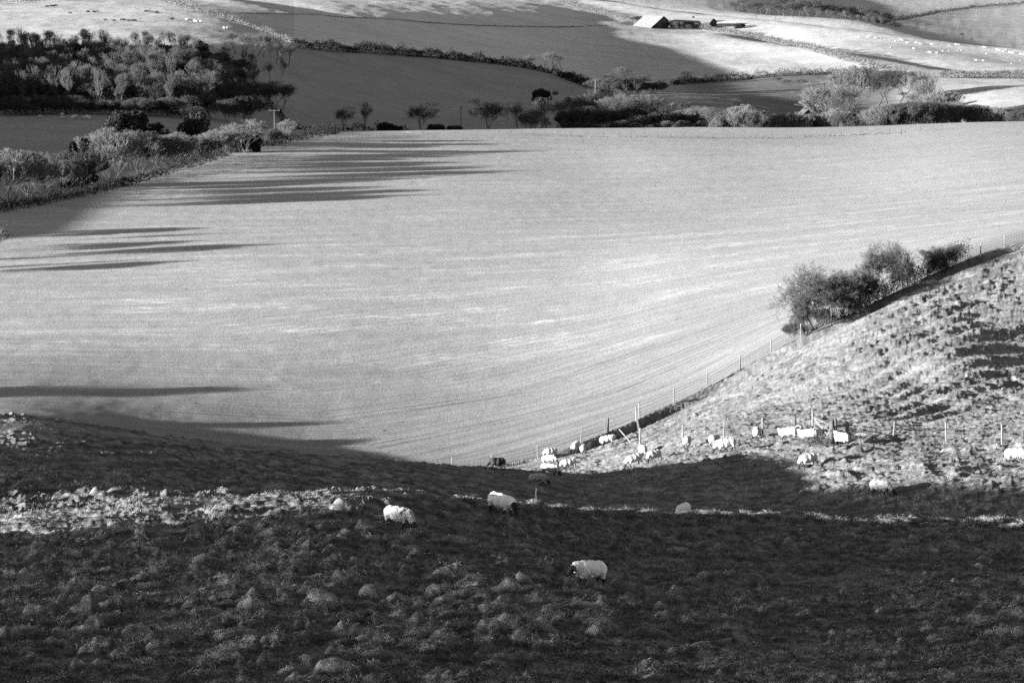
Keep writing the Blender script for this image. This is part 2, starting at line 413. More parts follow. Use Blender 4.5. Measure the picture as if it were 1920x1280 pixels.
qY = (.5 * (YM[:-1, :-1] + YM[1:, :-1])).ravel()
VV = np.stack([XM.ravel(), YM.ravel(), ZM.ravel()], -1)
rows_Y = lambda k, c: np.interp(c, CG, CYt[:, k])
# crop field ends at the hedge on the left, behind its crest elsewhere
HEDGE = [(-60, 412), (0, 396), (160, 363), (320, 322), (430, 290), (520, 265), (640, 250), (700, 247)]
hedge_pts = [hit(a, b, 300, 900) for a, b in HEDGE]
hc = [960 + FPX * p[0] / p[1] for p in hedge_pts]; hY = [p[1] for p in hedge_pts]
field_end = np.where(qc < hc[-1], np.interp(qc, hc, hY), rows_Y(17, qc))
is_rough = qY < border_Y(qc)
is_field = (~is_rough) & (qY < field_end)
is_far = ~(is_rough | is_field)
def sub_mesh(name, sel, mat, attr_fn=None):
    F = quads[sel]; used, inv = np.unique(F, return_inverse=True)
    V = VV[used]
    return mesh_np(name, V, inv.reshape(-1, 4), [mat], True, None, attr_fn(V) if attr_fn else None)
bcols = np.linspace(-700, 2800, 260)
bpX = (bcols - 960) / FPX * border_Y(bcols); bpY = border_Y(bcols)
bL = np.concatenate([[0], np.cumsum(np.hypot(np.diff(bpX), np.diff(bpY)))])
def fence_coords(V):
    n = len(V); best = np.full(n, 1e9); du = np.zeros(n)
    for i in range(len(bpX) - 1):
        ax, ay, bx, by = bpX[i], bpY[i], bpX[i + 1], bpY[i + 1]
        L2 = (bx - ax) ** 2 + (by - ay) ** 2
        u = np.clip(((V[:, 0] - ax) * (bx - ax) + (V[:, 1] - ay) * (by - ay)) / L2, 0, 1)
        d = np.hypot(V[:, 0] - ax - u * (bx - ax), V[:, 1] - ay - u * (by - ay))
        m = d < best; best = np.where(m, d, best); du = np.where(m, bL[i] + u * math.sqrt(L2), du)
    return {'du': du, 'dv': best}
# tones of the distant fields: crop and grass, plus some painted shade and light
H1 = [(-40, 92), (0, 90), (300, 88), (550, 88), (700, 98), (900, 112), (1000, 124), (1110, 160), (1200, 165), (1290, 152), (1450, 138), (1640, 132), (1780, 138), (1960, 138)]
h1p = [hit(a, b, 900, 1350) for a, b in H1]
h1c = [960 + FPX * p[0] / p[1] for p in h1p]; h1Y = [p[1] for p in h1p]
def far_tone(V):
    c = 960 + FPX * V[:, 0] / V[:, 1]; Y = V[:, 1]
    hy = np.interp(c, h1c, h1Y)
    tone = np.full(len(V), .27)
    below = Y < hy
    tone = np.where(below, .17, tone)                                  # grazed grass in the valley
    tone = np.where(below, .17 + .08 * sm((c - 1640 - (1000 - Y) * .5) / 60), tone)
    tone = np.where((~below) & (c < 555) , .29, tone)
    tone = np.where((~below) & (c >= 555), tone + .09 * sm((1230 - c) / 250), tone)  # shaded upper fields lightened in tone to lift their shade
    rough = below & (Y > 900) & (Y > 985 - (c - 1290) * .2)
    tone = np.where(rough, tone * (1 - .5 * sm((c - 1260) / 50) * sm((1700 - (1100 - Y) * .25 - c) / 50)), tone)  # shade over the right valley field, put into its tone
    return {'tone': tone}
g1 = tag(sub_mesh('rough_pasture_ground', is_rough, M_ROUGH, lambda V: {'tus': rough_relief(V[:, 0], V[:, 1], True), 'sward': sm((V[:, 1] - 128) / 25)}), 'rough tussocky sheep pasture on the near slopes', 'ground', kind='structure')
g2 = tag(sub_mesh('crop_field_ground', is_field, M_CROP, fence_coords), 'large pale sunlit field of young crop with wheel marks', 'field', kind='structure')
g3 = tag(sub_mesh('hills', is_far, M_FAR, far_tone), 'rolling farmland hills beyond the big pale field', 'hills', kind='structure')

# the hill goes on rising behind the camera
bx_, by_ = np.meshgrid(np.linspace(-420, 420, 85), np.linspace(-420, 4, 54))
bz_ = -1.75 - .10 * by_ * 0 + np.where(by_ < 0, .36 * np.minimum(-by_, 90) , -.3 * by_) + 2.2 * fbm(bx_ / 40, by_ / 40, 3, 7) * sm(-by_ / 30)
bi_ = np.arange(bx_.size).reshape(bx_.shape)
bq_ = np.stack([bi_[:-1, :-1], bi_[:-1, 1:], bi_[1:, 1:], bi_[1:, :-1]], -1).reshape(-1, 4)
tag(mesh_np('hillside_ground', np.stack([bx_.ravel(), by_.ravel(), bz_.ravel()], -1), bq_, [M_ROUGH]), 'rough hillside rising behind the viewpoint', 'ground', kind='structure')
# ------------------------------------------------------------------ vegetation
M_TWIG = flat_mat('twigs', .06, .35, 3)
M_TWIGD = flat_mat('dark_twigs', .04, .35, 3)
M_TWIGR = flat_mat('brown_twigs', .045, .35, 3)
M_TWIGL = flat_mat('pale_twigs', .095, .3, 3)
M_BARK = flat_mat('bark', .05, .4, 8)
M_EVER = flat_mat('evergreen_leaves', .022, .4, 2)
M_HEDGE = flat_mat('hedge_leaves', .013, .5, 1.5)
M_HEDGEL = flat_mat('pale_hedge_twigs', .085, .4, 1.5)
M_BUSH = flat_mat('hawthorn_twigs', .05, .5, 2.5)
t = NT('grass_blades'); f = t.noise(t.pos(), 2.2, 3)
t.color(t.math('MULTIPLY', t.math('MULTIPLY', t.maprange(t.attr('sward'), 0, 1, 1.35, 1.5), t.math('MULTIPLY', t.maprange(f, .25, .75, .05, .22), t.maprange(t.attr('tip'), 0, 1, .35, 1.9))), t.math('ADD', t.maprange(t.math('ABSOLUTE', t.math('SUBTRACT', t.attr('tus'), .48)), .04, .46, .32, 1.0), t.maprange(t.attr('tus'), .8, 1, 0, .1)))); M_BLADE = t.m  # flank darkening on the blades stands in for shading too
M_DRYG = flat_mat('dry_grass', .12, .4, 2.2)

def prisms(S):
    """S (n,8): p0, p1, r0, r1 -> three-sided tapered sticks"""
    S = np.asarray(S, float); p0, p1, r0, r1 = S[:, :3], S[:, 3:6], S[:, 6], S[:, 7]
    d = p1 - p0; d /= np.maximum(np.linalg.norm(d, axis=1, keepdims=True), 1e-6)
    a = np.where(np.abs(d[:, 2:3]) < .9, np.array([[0, 0, 1.]]), np.array([[1., 0, 0]]))
    u = np.cross(d, a); u /= np.linalg.norm(u, axis=1, keepdims=True); v = np.cross(d, u)
    n = len(S); V = np.zeros((n, 6, 3))
    for k in range(3):
        w = u * math.cos(2.0944 * k) + v * math.sin(2.0944 * k)
        V[:, k] = p0 + w * r0[:, None]; V[:, 3 + k] = p1 + w * r1[:, None]
    b = (np.arange(n) * 6)[:, None]
    F = np.concatenate([b + np.array([[k, (k + 1) % 3, 3 + (k + 1) % 3, 3 + k]]) for k in range(3)], 0)
    return V.reshape(-1, 3), F
class Grow:
    def __init__(s, seed, H, W, zc=.58, levels=5, kids=3, ratio=.74, ang=.55, up=.25, rt=.011, stems=1, stem_lean=.2, trunk=.28, r0=None, jit=.22, wind=0):
        s.R = random.Random(seed); s.H, s.W, s.zc = H, W, zc; s.kids, s.ratio, s.ang, s.up, s.rt, s.jit, s.lev = kids, ratio, ang, up, rt, jit, levels
        s.T, s.C = [], []; s.wind = wind
        r0 = r0 or H * .022
        for k in range(stems):
            a = s.R.uniform(0, 6.283); l = s.R.uniform(.3, 1) * stem_lean
            d = Vector((math.cos(a) * l, math.sin(a) * l, 1)).normalized()
            p = Vector((0, 0, -.5))
            L = H * trunk * s.R.uniform(.8, 1.15)
            s.grow(p, d, L + .5, r0 * (1 if stems == 1 else s.R.uniform(.5, .9)), 0)
    def inside(s, p):
        rx = s.W / 2; rz = s.H * (1 - s.zc); q = (p.x / rx) ** 2 + (p.y / rx) ** 2 + (max(0, p.z - s.H * s.zc) / rz) ** 2
        return q
    def grow(s, p, d, L, r, lev):
        R = s.R; n = 2 if lev else 3; out = s.T if lev < 2 else s.C; rr = r
        tip = max(s.rt, r * .66)
        for i in range(n):
            d = (d + Vector((R.gauss(0, s.jit * .6) + s.wind * .1, R.gauss(0, s.jit * .6), R.gauss(0, s.jit * .4) + s.up * .12))).normalized()
            q = p + d * (L / n); r1 = r + (tip - r) * (i + 1) / n
            out.append((*p, *q, rr, r1)); p, rr = q, r1
            if lev >= 1 and lev < s.lev and i < n - 1 and R.random() < .6: s.child(p, d, L * .8, rr * .7, lev)
        if lev < s.lev:
            k = s.kids + (R.random() < .4)
            for j in range(k): s.child(p, d, L, rr, lev)
    def child(s, p, d, L, r, lev):
        R = s.R; a = R.uniform(0, 6.283); t = s.ang * R.uniform(.5, 1.35)
        u = d.orthogonal().normalized(); w = d.cross(u)
        e = (d * math.cos(t) + (u * math.cos(a) + w * math.sin(a)) * math.sin(t)); e.z += s.up * .5; e.x += s.wind * .2; e.normalize()
        l = L * s.ratio * R.uniform(.75, 1.2)
        q = s.inside(p + e * l)
        if q > 1: l *= max(.25, 1 - .55 * (q - .8))
        if q > 2.2: return
        s.grow(p, e, l, max(s.rt, r * .68), lev + 1)
def parts_of(o): return [c for c in bpy.data.objects if c.parent == o]
PROTO = {}
def empty(name, loc=(0, 0, 0)):
    o = bpy.data.objects.new(name, None); o.location = loc; COL.objects.link(o); o.empty_display_size = .2; return o
def reg(key, root, kids): PROTO[key] = (root, kids, [False])
def place(key, x, y, z, s=1.0, rz=0.0, label=None, group=None, sz=None, tilt=None):
    root, kids, used = PROTO[key]
    if not used[0]: used[0] = True; r = root
    else:
        r = root.copy(); COL.objects.link(r)
        for ch in kids:
            c = ch.copy(); c.parent = r; COL.objects.link(c)
    r.location = (x, y, z); r.scale = (s, s, s if sz is None else sz)
    r.rotation_euler = (0, 0, rz) if tilt is None else tilt
    if label: r['label'] = label
    if group: r['group'] = group
    return r
def tree_proto(key, name, label, cat, mtr, mcr, extra=None, **kw):
    g = Grow(**kw); root = tag(empty(name), label, cat)
    hi = np.percentile([q[5] for q in g.C], 99.7); wi = np.percentile(np.abs([q[3] for q in g.C] + [q[4] for q in g.C]), 97) * 2
    kz, kx = kw['H'] / hi, kw['W'] / wi; sc = np.array([kx, kx, kz, kx, kx, kz, 1, 1])
    g.T = np.array(g.T) * sc; g.C = np.array(g.C) * sc
    V, F = prisms(g.T); tr = mesh_np('trunk', V, F, [mtr], True, root)
    V, F = prisms(g.C)
    if extra is not None:
        V2, F2 = extra; F = np.concatenate([F, F2 + len(V)]); V = np.concatenate([V, V2])
    cr = mesh_np('crown', V, F, [mcr], True, root)
    reg(key, root, [tr, cr])
    return len(g.C)
def leaf_cloud(rs, n, centres, radii, size, shell=.55, flat=1.0, down=0.0):
    """n small quads scattered through lumps; centres (k,3), radii (k,3)"""
    k = rs.randint(0, len(centres), n)
    d = rs.normal(size=(n, 3)); d /= np.linalg.norm(d, axis=1, keepdims=True)
    r = (shell + (1 - shell) * rs.rand(n)) ** .6
    P = centres[k] + d * radii[k] * r[:, None] * (.9 + .2 * rs.rand(n))[:, None]
    a = rs.normal(size=(n, 3)) + d * .6; a /= np.linalg.norm(a, axis=1, keepdims=True)
    b = np.cross(a, rs.normal(size=(n, 3))); b /= np.linalg.norm(b, axis=1, keepdims=True)
    s = size * (.5 + rs.rand(n))[:, None]
    V = np.stack([P - a * s, P + b * s * .45, P + a * s, P - b * s * .45], 1).reshape(-1, 3)
    return V, np.arange(n * 4).reshape(-1, 4)
def lumps(rs, k, W, H, base=.0, top=1.0, conic=0.0):
    z = base + (top - base) * rs.rand(k); rr = (1 - conic * z) * np.sqrt(np.clip(1 - ((z - .42) / .62) ** 2, .05, 1)) if conic == 0 else (1 - conic * z)
    a = rs.rand(k) * 6.283; q = np.sqrt(rs.rand(k)) * .72
    c = np.stack([np.cos(a) * q * rr * W / 2, np.sin(a) * q * rr * W / 2, z * H], 1)
    r = (W * (.13 + .12 * rs.rand(k)) * np.clip(rr, .35, 1))[:, None] * np.array([[1, 1, .8]])
    return c, r
def ever_proto(key, name, label, cat, seed, W, H, n, size, conic=0.0, mat=None, k=34, trunk_r=.25):
    rs = np.random.RandomState(seed); root = tag(empty(name), label, cat)
    c, r = lumps(rs, k, W, H * .92, .12, 1.0, conic)
    V, F = leaf_cloud(rs, n, c, r, size)
    V[:, :2] *= W / 2 / np.percentile(np.abs(V[:, :2]), 98); V[:, 2] *= H / np.percentile(V[:, 2], 99.5)
    cr = mesh_np('crown', V, F, [mat or M_EVER], False, root)
    V, F = prisms([(0, 0, -.6, 0, 0, H * .3, trunk_r, trunk_r * .8), (0, 0, H * .3, .1, 0, H * .85, trunk_r * .8, .04)])
    tr = mesh_np('trunk', V, F, [M_BARK], True, root)
    reg(key, root, [cr, tr])

cnt = {}
# bare trees; built life-size, scaled a little at each place
cnt['A'] = tree_proto('A', 'bare_tree', 'bare tree', 'tree', M_BARK, M_TWIG, seed=3, H=14, W=12, levels=6, kids=3, ratio=.76, ang=.44, up=.45, rt=.014, trunk=.26)
cnt['B'] = tree_proto('B', 'bare_tree', 'bare tree', 'tree', M_BARK, M_TWIG, seed=8, H=16, W=9, levels=6, kids=3, ratio=.77, ang=.38, up=.6, rt=.014, trunk=.30)
cnt['C'] = tree_proto('C', 'bare_tree', 'bare tree', 'tree', M_BARK, M_TWIGD, seed=21, H=13, W=12, levels=6, kids=3, ratio=.73, ang=.52, up=.36, rt=.018, trunk=.22)
cnt['D'] = tree_proto('D', 'bare_tree', 'bare tree', 'tree', M_BARK, M_TWIG, seed=34, H=17, W=10, levels=6, kids=3, ratio=.77, ang=.40, up=.6, rt=.015, trunk=.24)
# rounded shrubs of many stems
cnt['S'] = tree_proto('S', 'bare_shrub', 'bare shrub', 'shrub', M_BARK, M_TWIGL, seed=5, H=7, W=9, zc=.25, levels=4, kids=4, ratio=.78, ang=.34, up=.42, rt=.016, stems=10, stem_lean=.9, trunk=.30, r0=.07)
cnt['R'] = tree_proto('R', 'bare_shrub', 'bare shrub', 'shrub', M_BARK, M_TWIGR, seed=15, H=6, W=8, zc=.2, levels=4, kids=4, ratio=.78, ang=.36, up=.4, rt=.016, stems=10, stem_lean=1.1, trunk=.28, r0=.06)
cnt['L'] = tree_proto('L', 'bare_tree', 'bare tree', 'tree', M_BARK, M_TWIGL, seed=44, H=12, W=12.5, zc=.42, levels=6, kids=3, ratio=.75, ang=.46, up=.45, rt=.020, stems=3, stem_lean=.35, trunk=.24)
# near hawthorns
cnt['H'] = tree_proto('H', 'hawthorn_tree', 'hawthorn', 'tree', M_BARK, M_BUSH, seed=52, H=6.2, W=8.0, zc=.36, levels=6, kids=3, ratio=.735, ang=.72, up=.10, rt=.011, stems=4, stem_lean=.6, trunk=.22, r0=.12, jit=.34, wind=.5)
cnt['K'] = tree_proto('K', 'hawthorn_tree', 'hawthorn', 'tree', M_BARK, M_BUSH, seed=58, H=5.4, W=6.2, zc=.34, levels=6, kids=3, ratio=.73, ang=.74, up=.12, rt=.011, stems=3, stem_lean=.7, trunk=.22, r0=.10, jit=.36, wind=.3)
open('/tmp/segs.txt','w').write(str(cnt))
ever_proto('E', 'evergreen_tree', 'evergreen', 'tree', 61, 8, 8.5, 9000, .26)
ever_proto('F', 'evergreen_tree', 'evergreen', 'tree', 62, 6.5, 7, 7000, .24, k=26)
ever_proto('P', 'conifer', 'conifer', 'tree', 63, 7, 9.5, 7000, .26, conic=.9, k=60)
ever_proto('G', 'dark_shrub', 'shrub', 'shrub', 64, 5, 3.4, 4200, .17, mat=M_HEDGE, k=22, trunk_r=.08)

# the place of a tree is a photo pixel on the ground, or a column and a distance where its foot is hidden
def spot(px, py=None, Y=None, y0=300, y1=3000):
    if Y is None: return hit(px, py, y0, y1)
    x = (px - 960) / FPX * Y * .995
    return x, Y, gz(x, Y)
rnd = random.Random(77)
def put(key, px, py=None, hpx=None, Y=None, label=None, group=None, H=None, wide=1.0, y0=300, y1=3000, sink=.3, rz=None):
    """hpx: height in photo pixels; H: the prototype's own height"""
    x, y, z = spot(px, py, Y, y0, y1)
    own = dict(A=14, B=16, C=13, D=17, S=7, R=6, L=12, H=6.2, K=5.4, E=8.5, F=7, P=9.5, G=3.4)[key]
    k = hpx * y / FPX / own
    return place(key, x, y, z - sink, k * wide, rnd.uniform(0, 6.28) if rz is None else rz, label, group, sz=k)

def put_top(key, px, Y, top, **kw):
    x, y, z = spot(px, None, Y); h = slope_of(top) * Y - z
    return put(key, px, Y=Y, hpx=max(h, 1.0) * FPX / Y, **kw)
# --- hedgerow along the left edge of the pale field
for a in [
 ('S', 22, 380, 104, 'pale twiggy shrub at the left edge of the photo, nearest in the hedgerow', 1.15),
 ('S', -30, 392, 110, 'pale shrub cut by the left edge of the photo', 1.1),
 ('R', 72, 368, 84, 'low pale shrub just right of the nearest shrub of the hedgerow', 1.05),
 ('S', 112, 358, 62, 'small shrub between the nearest shrubs and the big rounded one', 1.1),
 ('R', 150, 352, 76, 'low shrub at the field edge below the dark conifer', 1.2),
 ('S', 205, 340, 102, 'biggest rounded pale shrub of the hedgerow, right of the dark conifer', 1.05),
 ('R', 262, 328, 86, 'pale shrub leaning on the right side of the biggest rounded shrub', 1.1),
 ('R', 296, 318, 66, 'small pale shrub left of the wide shrub under the lone evergreen', 1.1),
 ('S', 334, 314, 68, 'wide pale shrub below the lone round evergreen', 1.2),
 ('R', 372, 304, 50, 'low shrub right of the wide pale shrub under the evergreen', 1.2),
 ('S', 400, 298, 56, 'pale shrub between the lone evergreen and the pale domed tree', 1.1),
 ('L', 462, 288, 66, 'pale domed tree with ivy dark trunks beside the telegraph pole', .95),
 ('L', 424, 294, 58, 'smaller pale tree leaning on the left of the domed tree', .9),
 ('R', 500, 276, 36, 'low dark shrub under the right side of the domed tree', 1.3)]:
    put(a[0], a[1], a[2], a[3], label=a[4], wide=a[5])
put('G', 452, 286, 46, label='ivy clump on the left trunk under the domed tree', wide=.5)
put('G', 474, 285, 44, label='ivy clump on the right trunk under the domed tree', wide=.45)
put('S', 540, 264, 42, label='small round pale shrub right of the telegraph pole', wide=.9)
put('C', 45, Y=490, hpx=82, label='small dark shrub poking up behind the nearest pale shrubs', wide=1.0)
put('P', 130, Y=535, hpx=86, label='dark conifer left of the biggest rounded shrub in the hedgerow', wide=.8)
put('P', 154, Y=540, hpx=90, label='smaller dark conifer pressed against the biggest rounded shrub', wide=.62)
put('E', 224, Y=640, hpx=66, label='leftmost dark evergreen standing behind the big rounded shrub', wide=.9)
put('F', 252, Y=645, hpx=62, label='middle dark evergreen behind the hedgerow, right of the leftmost one')
put('F', 288, Y=650, hpx=40, label='lowest dark evergreen at the right end of the row of three', wide=1.3)
put('E', 366, Y=650, hpx=64, label='round dark evergreen standing alone above the hedgerow', wide=.9)
# --- solitary trees along the valley
VT = [('C', 645, 246, 46, 'low spreading bare tree, first of the valley trees from the left', 1.0),
      ('B', 678, 246, 58, 'narrow upright bare tree, second of the valley trees from the left', 1.1),
      ('C', 790, 244, 56, 'broad bare tree standing alone above the white trough', 1.25),
      ('C', 908, 244, 58, 'broad bare tree just right of the wooden pole in the valley', 1.2),
      ('A', 970, 244, 56, 'bare tree, first left of the dense valley trees', 1.0),
      ('S', 997, 244, 40, 'small pale shrub between two bare valley trees', .8),
      ('A', 1030, 244, 60, 'bare tree at the left end of the dense valley trees', 1.15)]
for key, px, py, h, lab, wd in VT:
    put(key, px, Y=860 if px > 700 else 830, hpx=h + (14 if px > 850 else 4), label=lab, wide=wd)
for px, h, lab in ((720, 12, 'small dark shrub left of the white trough by the field edge'), (745, 8, 'lowest dark shrub beside the white trough'), (850, 12, 'dark shrub at the foot of the wooden pole in the valley'), (815, 14, 'dark shrub under the broad lone valley tree')):
    put('G', px, Y=845, hpx=h + 10, label=lab)
put('G', 1014, 196, 30, label='round dark bush alone on the grassy slope beside the round bale', y0=880, wide=.8)
# dense valley belt
k = 0
GV = 'bare trees packed in the valley behind the pale field'
for px in range(1052, 1345, 13):
    put_top(rnd.choice('ABDA' if k % 4 else 'LD'), px + rnd.uniform(-5, 5), rnd.uniform(885, 950), (179 if px < 1290 else 196) + rnd.uniform(-8, 10) - 8 * math.sin((px - 1050) / 60), group=GV, label='bare tree among those packed in the valley behind the far field fence', wide=rnd.uniform(.8, 1.1)); k += 1
for px in range(1060, 1330, 22):
    put_top('R', px + rnd.uniform(-6, 6), Y=rnd.uniform(855, 872), top=rnd.uniform(222, 234), group='low shrubs in front of the packed valley trees', label='low shrub in front of the trees packed in the valley')
for i in range(30):
    put_top('R' if i % 3 else 'S', 1058 + i * 9.4 + rnd.uniform(-4, 4), top=rnd.uniform(196, 216), Y=rnd.uniform(876, 915), group='bushes filling the gaps among the packed valley trees', label='bare bush filling the gap between the packed valley trees', wide=rnd.uniform(.8, 1.1))
put('D', 1165, 172, 48, label='tall dark bare tree in the middle of the dark thicket on the hedge line', y0=1000, wide=1.5)
for i in range(14):
    put('R', 1118 + i * 9 + rnd.uniform(-3, 3), 180 - abs(i - 5) * .6, rnd.uniform(26, 38) - abs(i - 5) * 1.6, y0=980, group='dark bushes of the thicket on the hedge line', label='dark bush in the thicket on the hedge line', wide=1.1)
for px, py, h in ((1128, 176, 34), (1146, 172, 38), (1184, 174, 38), (1204, 172, 32), (1224, 170, 26), (1242, 168, 20)):
    put('C', px, py, h, y0=980, group='dark thicket on the hedge line', label='dark bare tree within the thicket on the hedge line', wide=1.2)
put('C', 1130, 188, 26, y0=980, label='round dark bush at the foot of the thicket beside a thin pole', wide=.8)
for px, h in ((1000, 30), (1018, 36), (1036, 38), (1054, 32)):
    put('A', px, 132, h, y0=1000, group='pale topped bare trees on the dark hedge', label='small pale topped bare tree rising from the long dark hedge', wide=1.2)
put('C', 1286, 152, 24, y0=1050, label='small leaning bare tree at the left end of the right hand hedge')
# right hand part of the valley
put_top('L', 1560, 935, 150, label='large bare tree with fine pale crown above the house roofs', wide=.8)
put_top('A', 1592, 910, 170, label='darker bare tree overlapping the right side of the large pale crown')
put_top('S', 1605, 1090, 122, label='big rounded pale shrub beside the leaning telegraph pole', wide=.95)
put_top('L', 1738, 985, 131, label='bright bare tree with white trunks standing alone on the right', wide=.68)
put_top('S', 1765, 975, 166, label='smaller pale shrub at the right foot of the bright lone tree')
for px, py, h in ((1668, 158, 36), (1690, 160, 34), (1650, 150, 24), (1712, 156, 26)):
    put_top('C', px, 1085, py - h, group='dark bushes left of the bright lone tree', label='dark bare bush left of the bright lone tree', wide=1.3)
k = 0
for px, h, key in ((1342, 44, 'A'), (1352, 28, 'S'), (1372, 40, 'R'), (1398, 48, 'S'), (1420, 34, 'R'), (1452, 28, 'S'), (1478, 30, 'S'), (1500, 32, 'S'), (1532, 26, 'R'), (1568, 36, 'S'),
                   (1585, 30, 'R'), (1604, 28, 'S'), (1628, 30, 'S'), (1650, 40, 'S'), (1668, 42, 'R'), (1690, 44, 'R'), (1712, 48, 'R'), (1735, 46, 'S'), (1758, 46, 'R'), (1780, 42, 'R'), (1803, 44, 'S'),
                   (1826, 38, 'R'), (1850, 36, 'S'), (1872, 34, 'S'), (1893, 28, 'R'), (1915, 26, 'R')):
    put_top(key, px, Y=rnd.uniform(842, 868), top=244 - h * 1.0 - (px - 1340) * .022, group='pale shrubs lining the valley behind the field crest', label='pale shrub in the line showing above the crest of the far field', wide=rnd.uniform(.8, 1.05)); k += 1
put_top('G', 1660, 880, 203, label='dark bush above the pale shrubs near the right side', wide=.7)
for px, py, h in ((1806, 76, 16), (1768, 74, 10), (1716, 60, 10), (1822, 78, 8)):
    put('A' if h > 12 else 'C', px, py, h, y0=1650, group='tiny trees in the hidden right hand valley', label='tiny tree on the dark slope near the top right corner')
# the small dark scrub on the grassy bank and in the right hand pasture
for px, py, h in ((1455, 158, 14), (1480, 162, 14), (1505, 160, 12), (1690, 184, 12), (1702, 190, 13), (1716, 196, 12), (1726, 200, 11)):
    put('C', px, py, h * 1.1, y0=900, group='low dark scrub clumps on the right', label='low dark scrub clump on the grass of the right hand valley side', wide=2.0)

# --- the wood on the left
GW = 'bare trees of the wood on the left'
k = 0
for row, (Y0, n) in enumerate(((752, 24), (775, 22), (800, 22), (825, 20), (850, 18), (875, 16), (900, 14), (925, 12))):
    for i in range(n):
        px = -70 + (470 + row * 20) * (i + rnd.uniform(.15, .85)) / n
        Y = Y0 + rnd.uniform(-9, 9)
        hp = rnd.uniform(72, 92) * (1.0, .97, .93, .88, .82, .76, .66, .56)[row]
        if px > 380: hp *= .8
        put(rnd.choice('BBDDA'), px, Y=Y, hpx=hp, group=GW, label='bare tree standing in the dark wood on the left', wide=rnd.uniform(.75, 1.0)); k += 1
for i in range(72):
    put('R', -30 + i * 6.9 + rnd.uniform(-5, 5), Y=760 + (i % 5) * 32 + rnd.uniform(-10, 10), hpx=rnd.uniform(40, 58) * (1 - .08 * (i % 5)), group='understorey bushes of the left wood', label='bare bush between the trunks of the left hand wood', wide=rnd.uniform(.9, 1.2))
for i in range(16):
    put('C', 385 + i * 9.5 + rnd.uniform(-3, 3), Y=790 + i * 4 + rnd.uniform(-10, 14), hpx=rnd.uniform(42, 60), group='lower trees at the right foot of the wood', label='lower dark bare tree at the right foot of the left hand wood', wide=1.1)
for i in range(10):
    put('A', 440 + i * 11, Y=960 + rnd.uniform(-18, 14) + i * 3, hpx=rnd.uniform(34, 48), group='trees at the upper right corner of the wood', label='dark bare tree at the upper right corner of the left hand wood', wide=1.2)
put('E', 375, Y=905, hpx=44, label='dark evergreen among the bare treetops of the wood', wide=.7)
for i in range(27):
    put('R' if i % 2 else 'C', -20 + i * 14.5 + rnd.uniform(-4, 4), Y=738 + rnd.uniform(-4, 4), hpx=rnd.uniform(24, 38), group='shrubs along the foot of the wood', label='dark shrub along the foot of the left hand wood', wide=1.3)
# --- skyline wood top right
for i in range(24):
    px = 1392 + i * 11.4
    put('A' if i % 3 else 'C', px, 20 + (px - 1392) * .125, rnd.uniform(19, 26), y0=1300, group='trees along the skyline wood', label='rounded bare tree in the row before the skyline wood', wide=1.2)
for i in range(30):
    px = 1418 + i * 8.6
    put('C', px, Y=1790 + rnd.uniform(-20, 40) + (i % 2) * 60, hpx=rnd.uniform(28, 40), group='trees filling the dark skyline wood', label='dark tree in the wood near the top right of the photo', wide=1.3)
# --- trees beyond the left frame whose shadows reach into the field
for key, px, Y, hm, wd in (('S', -430, 250, 5.0, 1.2), ('S', -490, 247, 4.6, 1.2), ('R', -520, 257, 4.0, .7), ('S', -500, 228, 4.4, .8), ('S', -520, 217, 3.6, 1.2), ('S', -600, 215, 3.8, 1.2),
                      ('A', -323, 409, 7.5, .8), ('B', -480, 369, 8, .8), ('B', -380, 384, 6.5, 1.0), ('S', -200, 372, 6.0, 1.0), ('S', -100, 405, 5.5, 1.2), ('S', -60, 395, 6.5, 1.2), ('S', -170, 425, 6, 1.3)):
    put(key, px, Y=Y, hpx=hm * FPX / Y, wide=wd, group='field edge trees beyond the left frame', label='bare field edge tree just outside the left of the photo')

# ------------------------------------------------------------------ hedges
def hedge(name, line, h, w, label, mat, n_per_m=22, size=.17, y0=900, y1=3500, Ys=None, hvar=.35, cat='hedge', seed=1, round_=1.0):
    P = [np.array(hit(a, b, y0, y1)) if Ys is None else np.array([(a - 960) / FPX * b, b, 0]) for a, b in line]
    P = np.array(P)[:, :2]; seg_ = np.hypot(*np.diff(P, axis=0).T); L = np.concatenate([[0], np.cumsum(seg_)])
    rs = np.random.RandomState(seed); n = int(L[-1] * n_per_m)
    u = rs.rand(n) * L[-1]; x = np.interp(u, L, P[:, 0]); y = np.interp(u, L, P[:, 1])
    k = np.clip(np.searchsorted(L, u) - 1, 0, len(seg_) - 1)
    tx, ty = (P[k + 1] - P[k]).T / seg_[k]
    hh = h * (1 + hvar * 2.2 * fbm(u / 3.1, u * 0 + seed, 3, seed)) * (1 + .25 * fbm(u / 13, u * 0, 2, seed + 5))
    ph = rs.rand(n) * math.pi; rr = (.6 + .4 * rs.rand(n)) * (.88 + .24 * rs.rand(n))
    off = np.cos(ph) * rr * w / 2; zz = np.abs(np.sin(ph)) ** .7 * rr * hh
    low = rs.rand(n) < .25; zz = np.where(low, zz * rs.rand(n), zz)
    x = x - ty * off; y = y + tx * off
    z = ground_z(x, y, False) + zz
    C_ = np.stack([x, y, z], 1)
    a = rs.normal(size=(n, 3)); a[:, 2] += .5; a /= np.linalg.norm(a, axis=1, keepdims=True)
    b = np.cross(a, rs.normal(size=(n, 3))); b /= np.linalg.norm(b, axis=1, keepdims=True)
    s_ = size * (.5 + rs.rand(n))[:, None]
    V = np.stack([C_ - a * s_, C_ + b * s_ * .5, C_ + a * s_, C_ - b * s_ * .5], 1).reshape(-1, 3)
    o = mesh_np(name, V, np.arange(n * 4).reshape(-1, 4), [mat], False)
    return tag(o, label, cat)
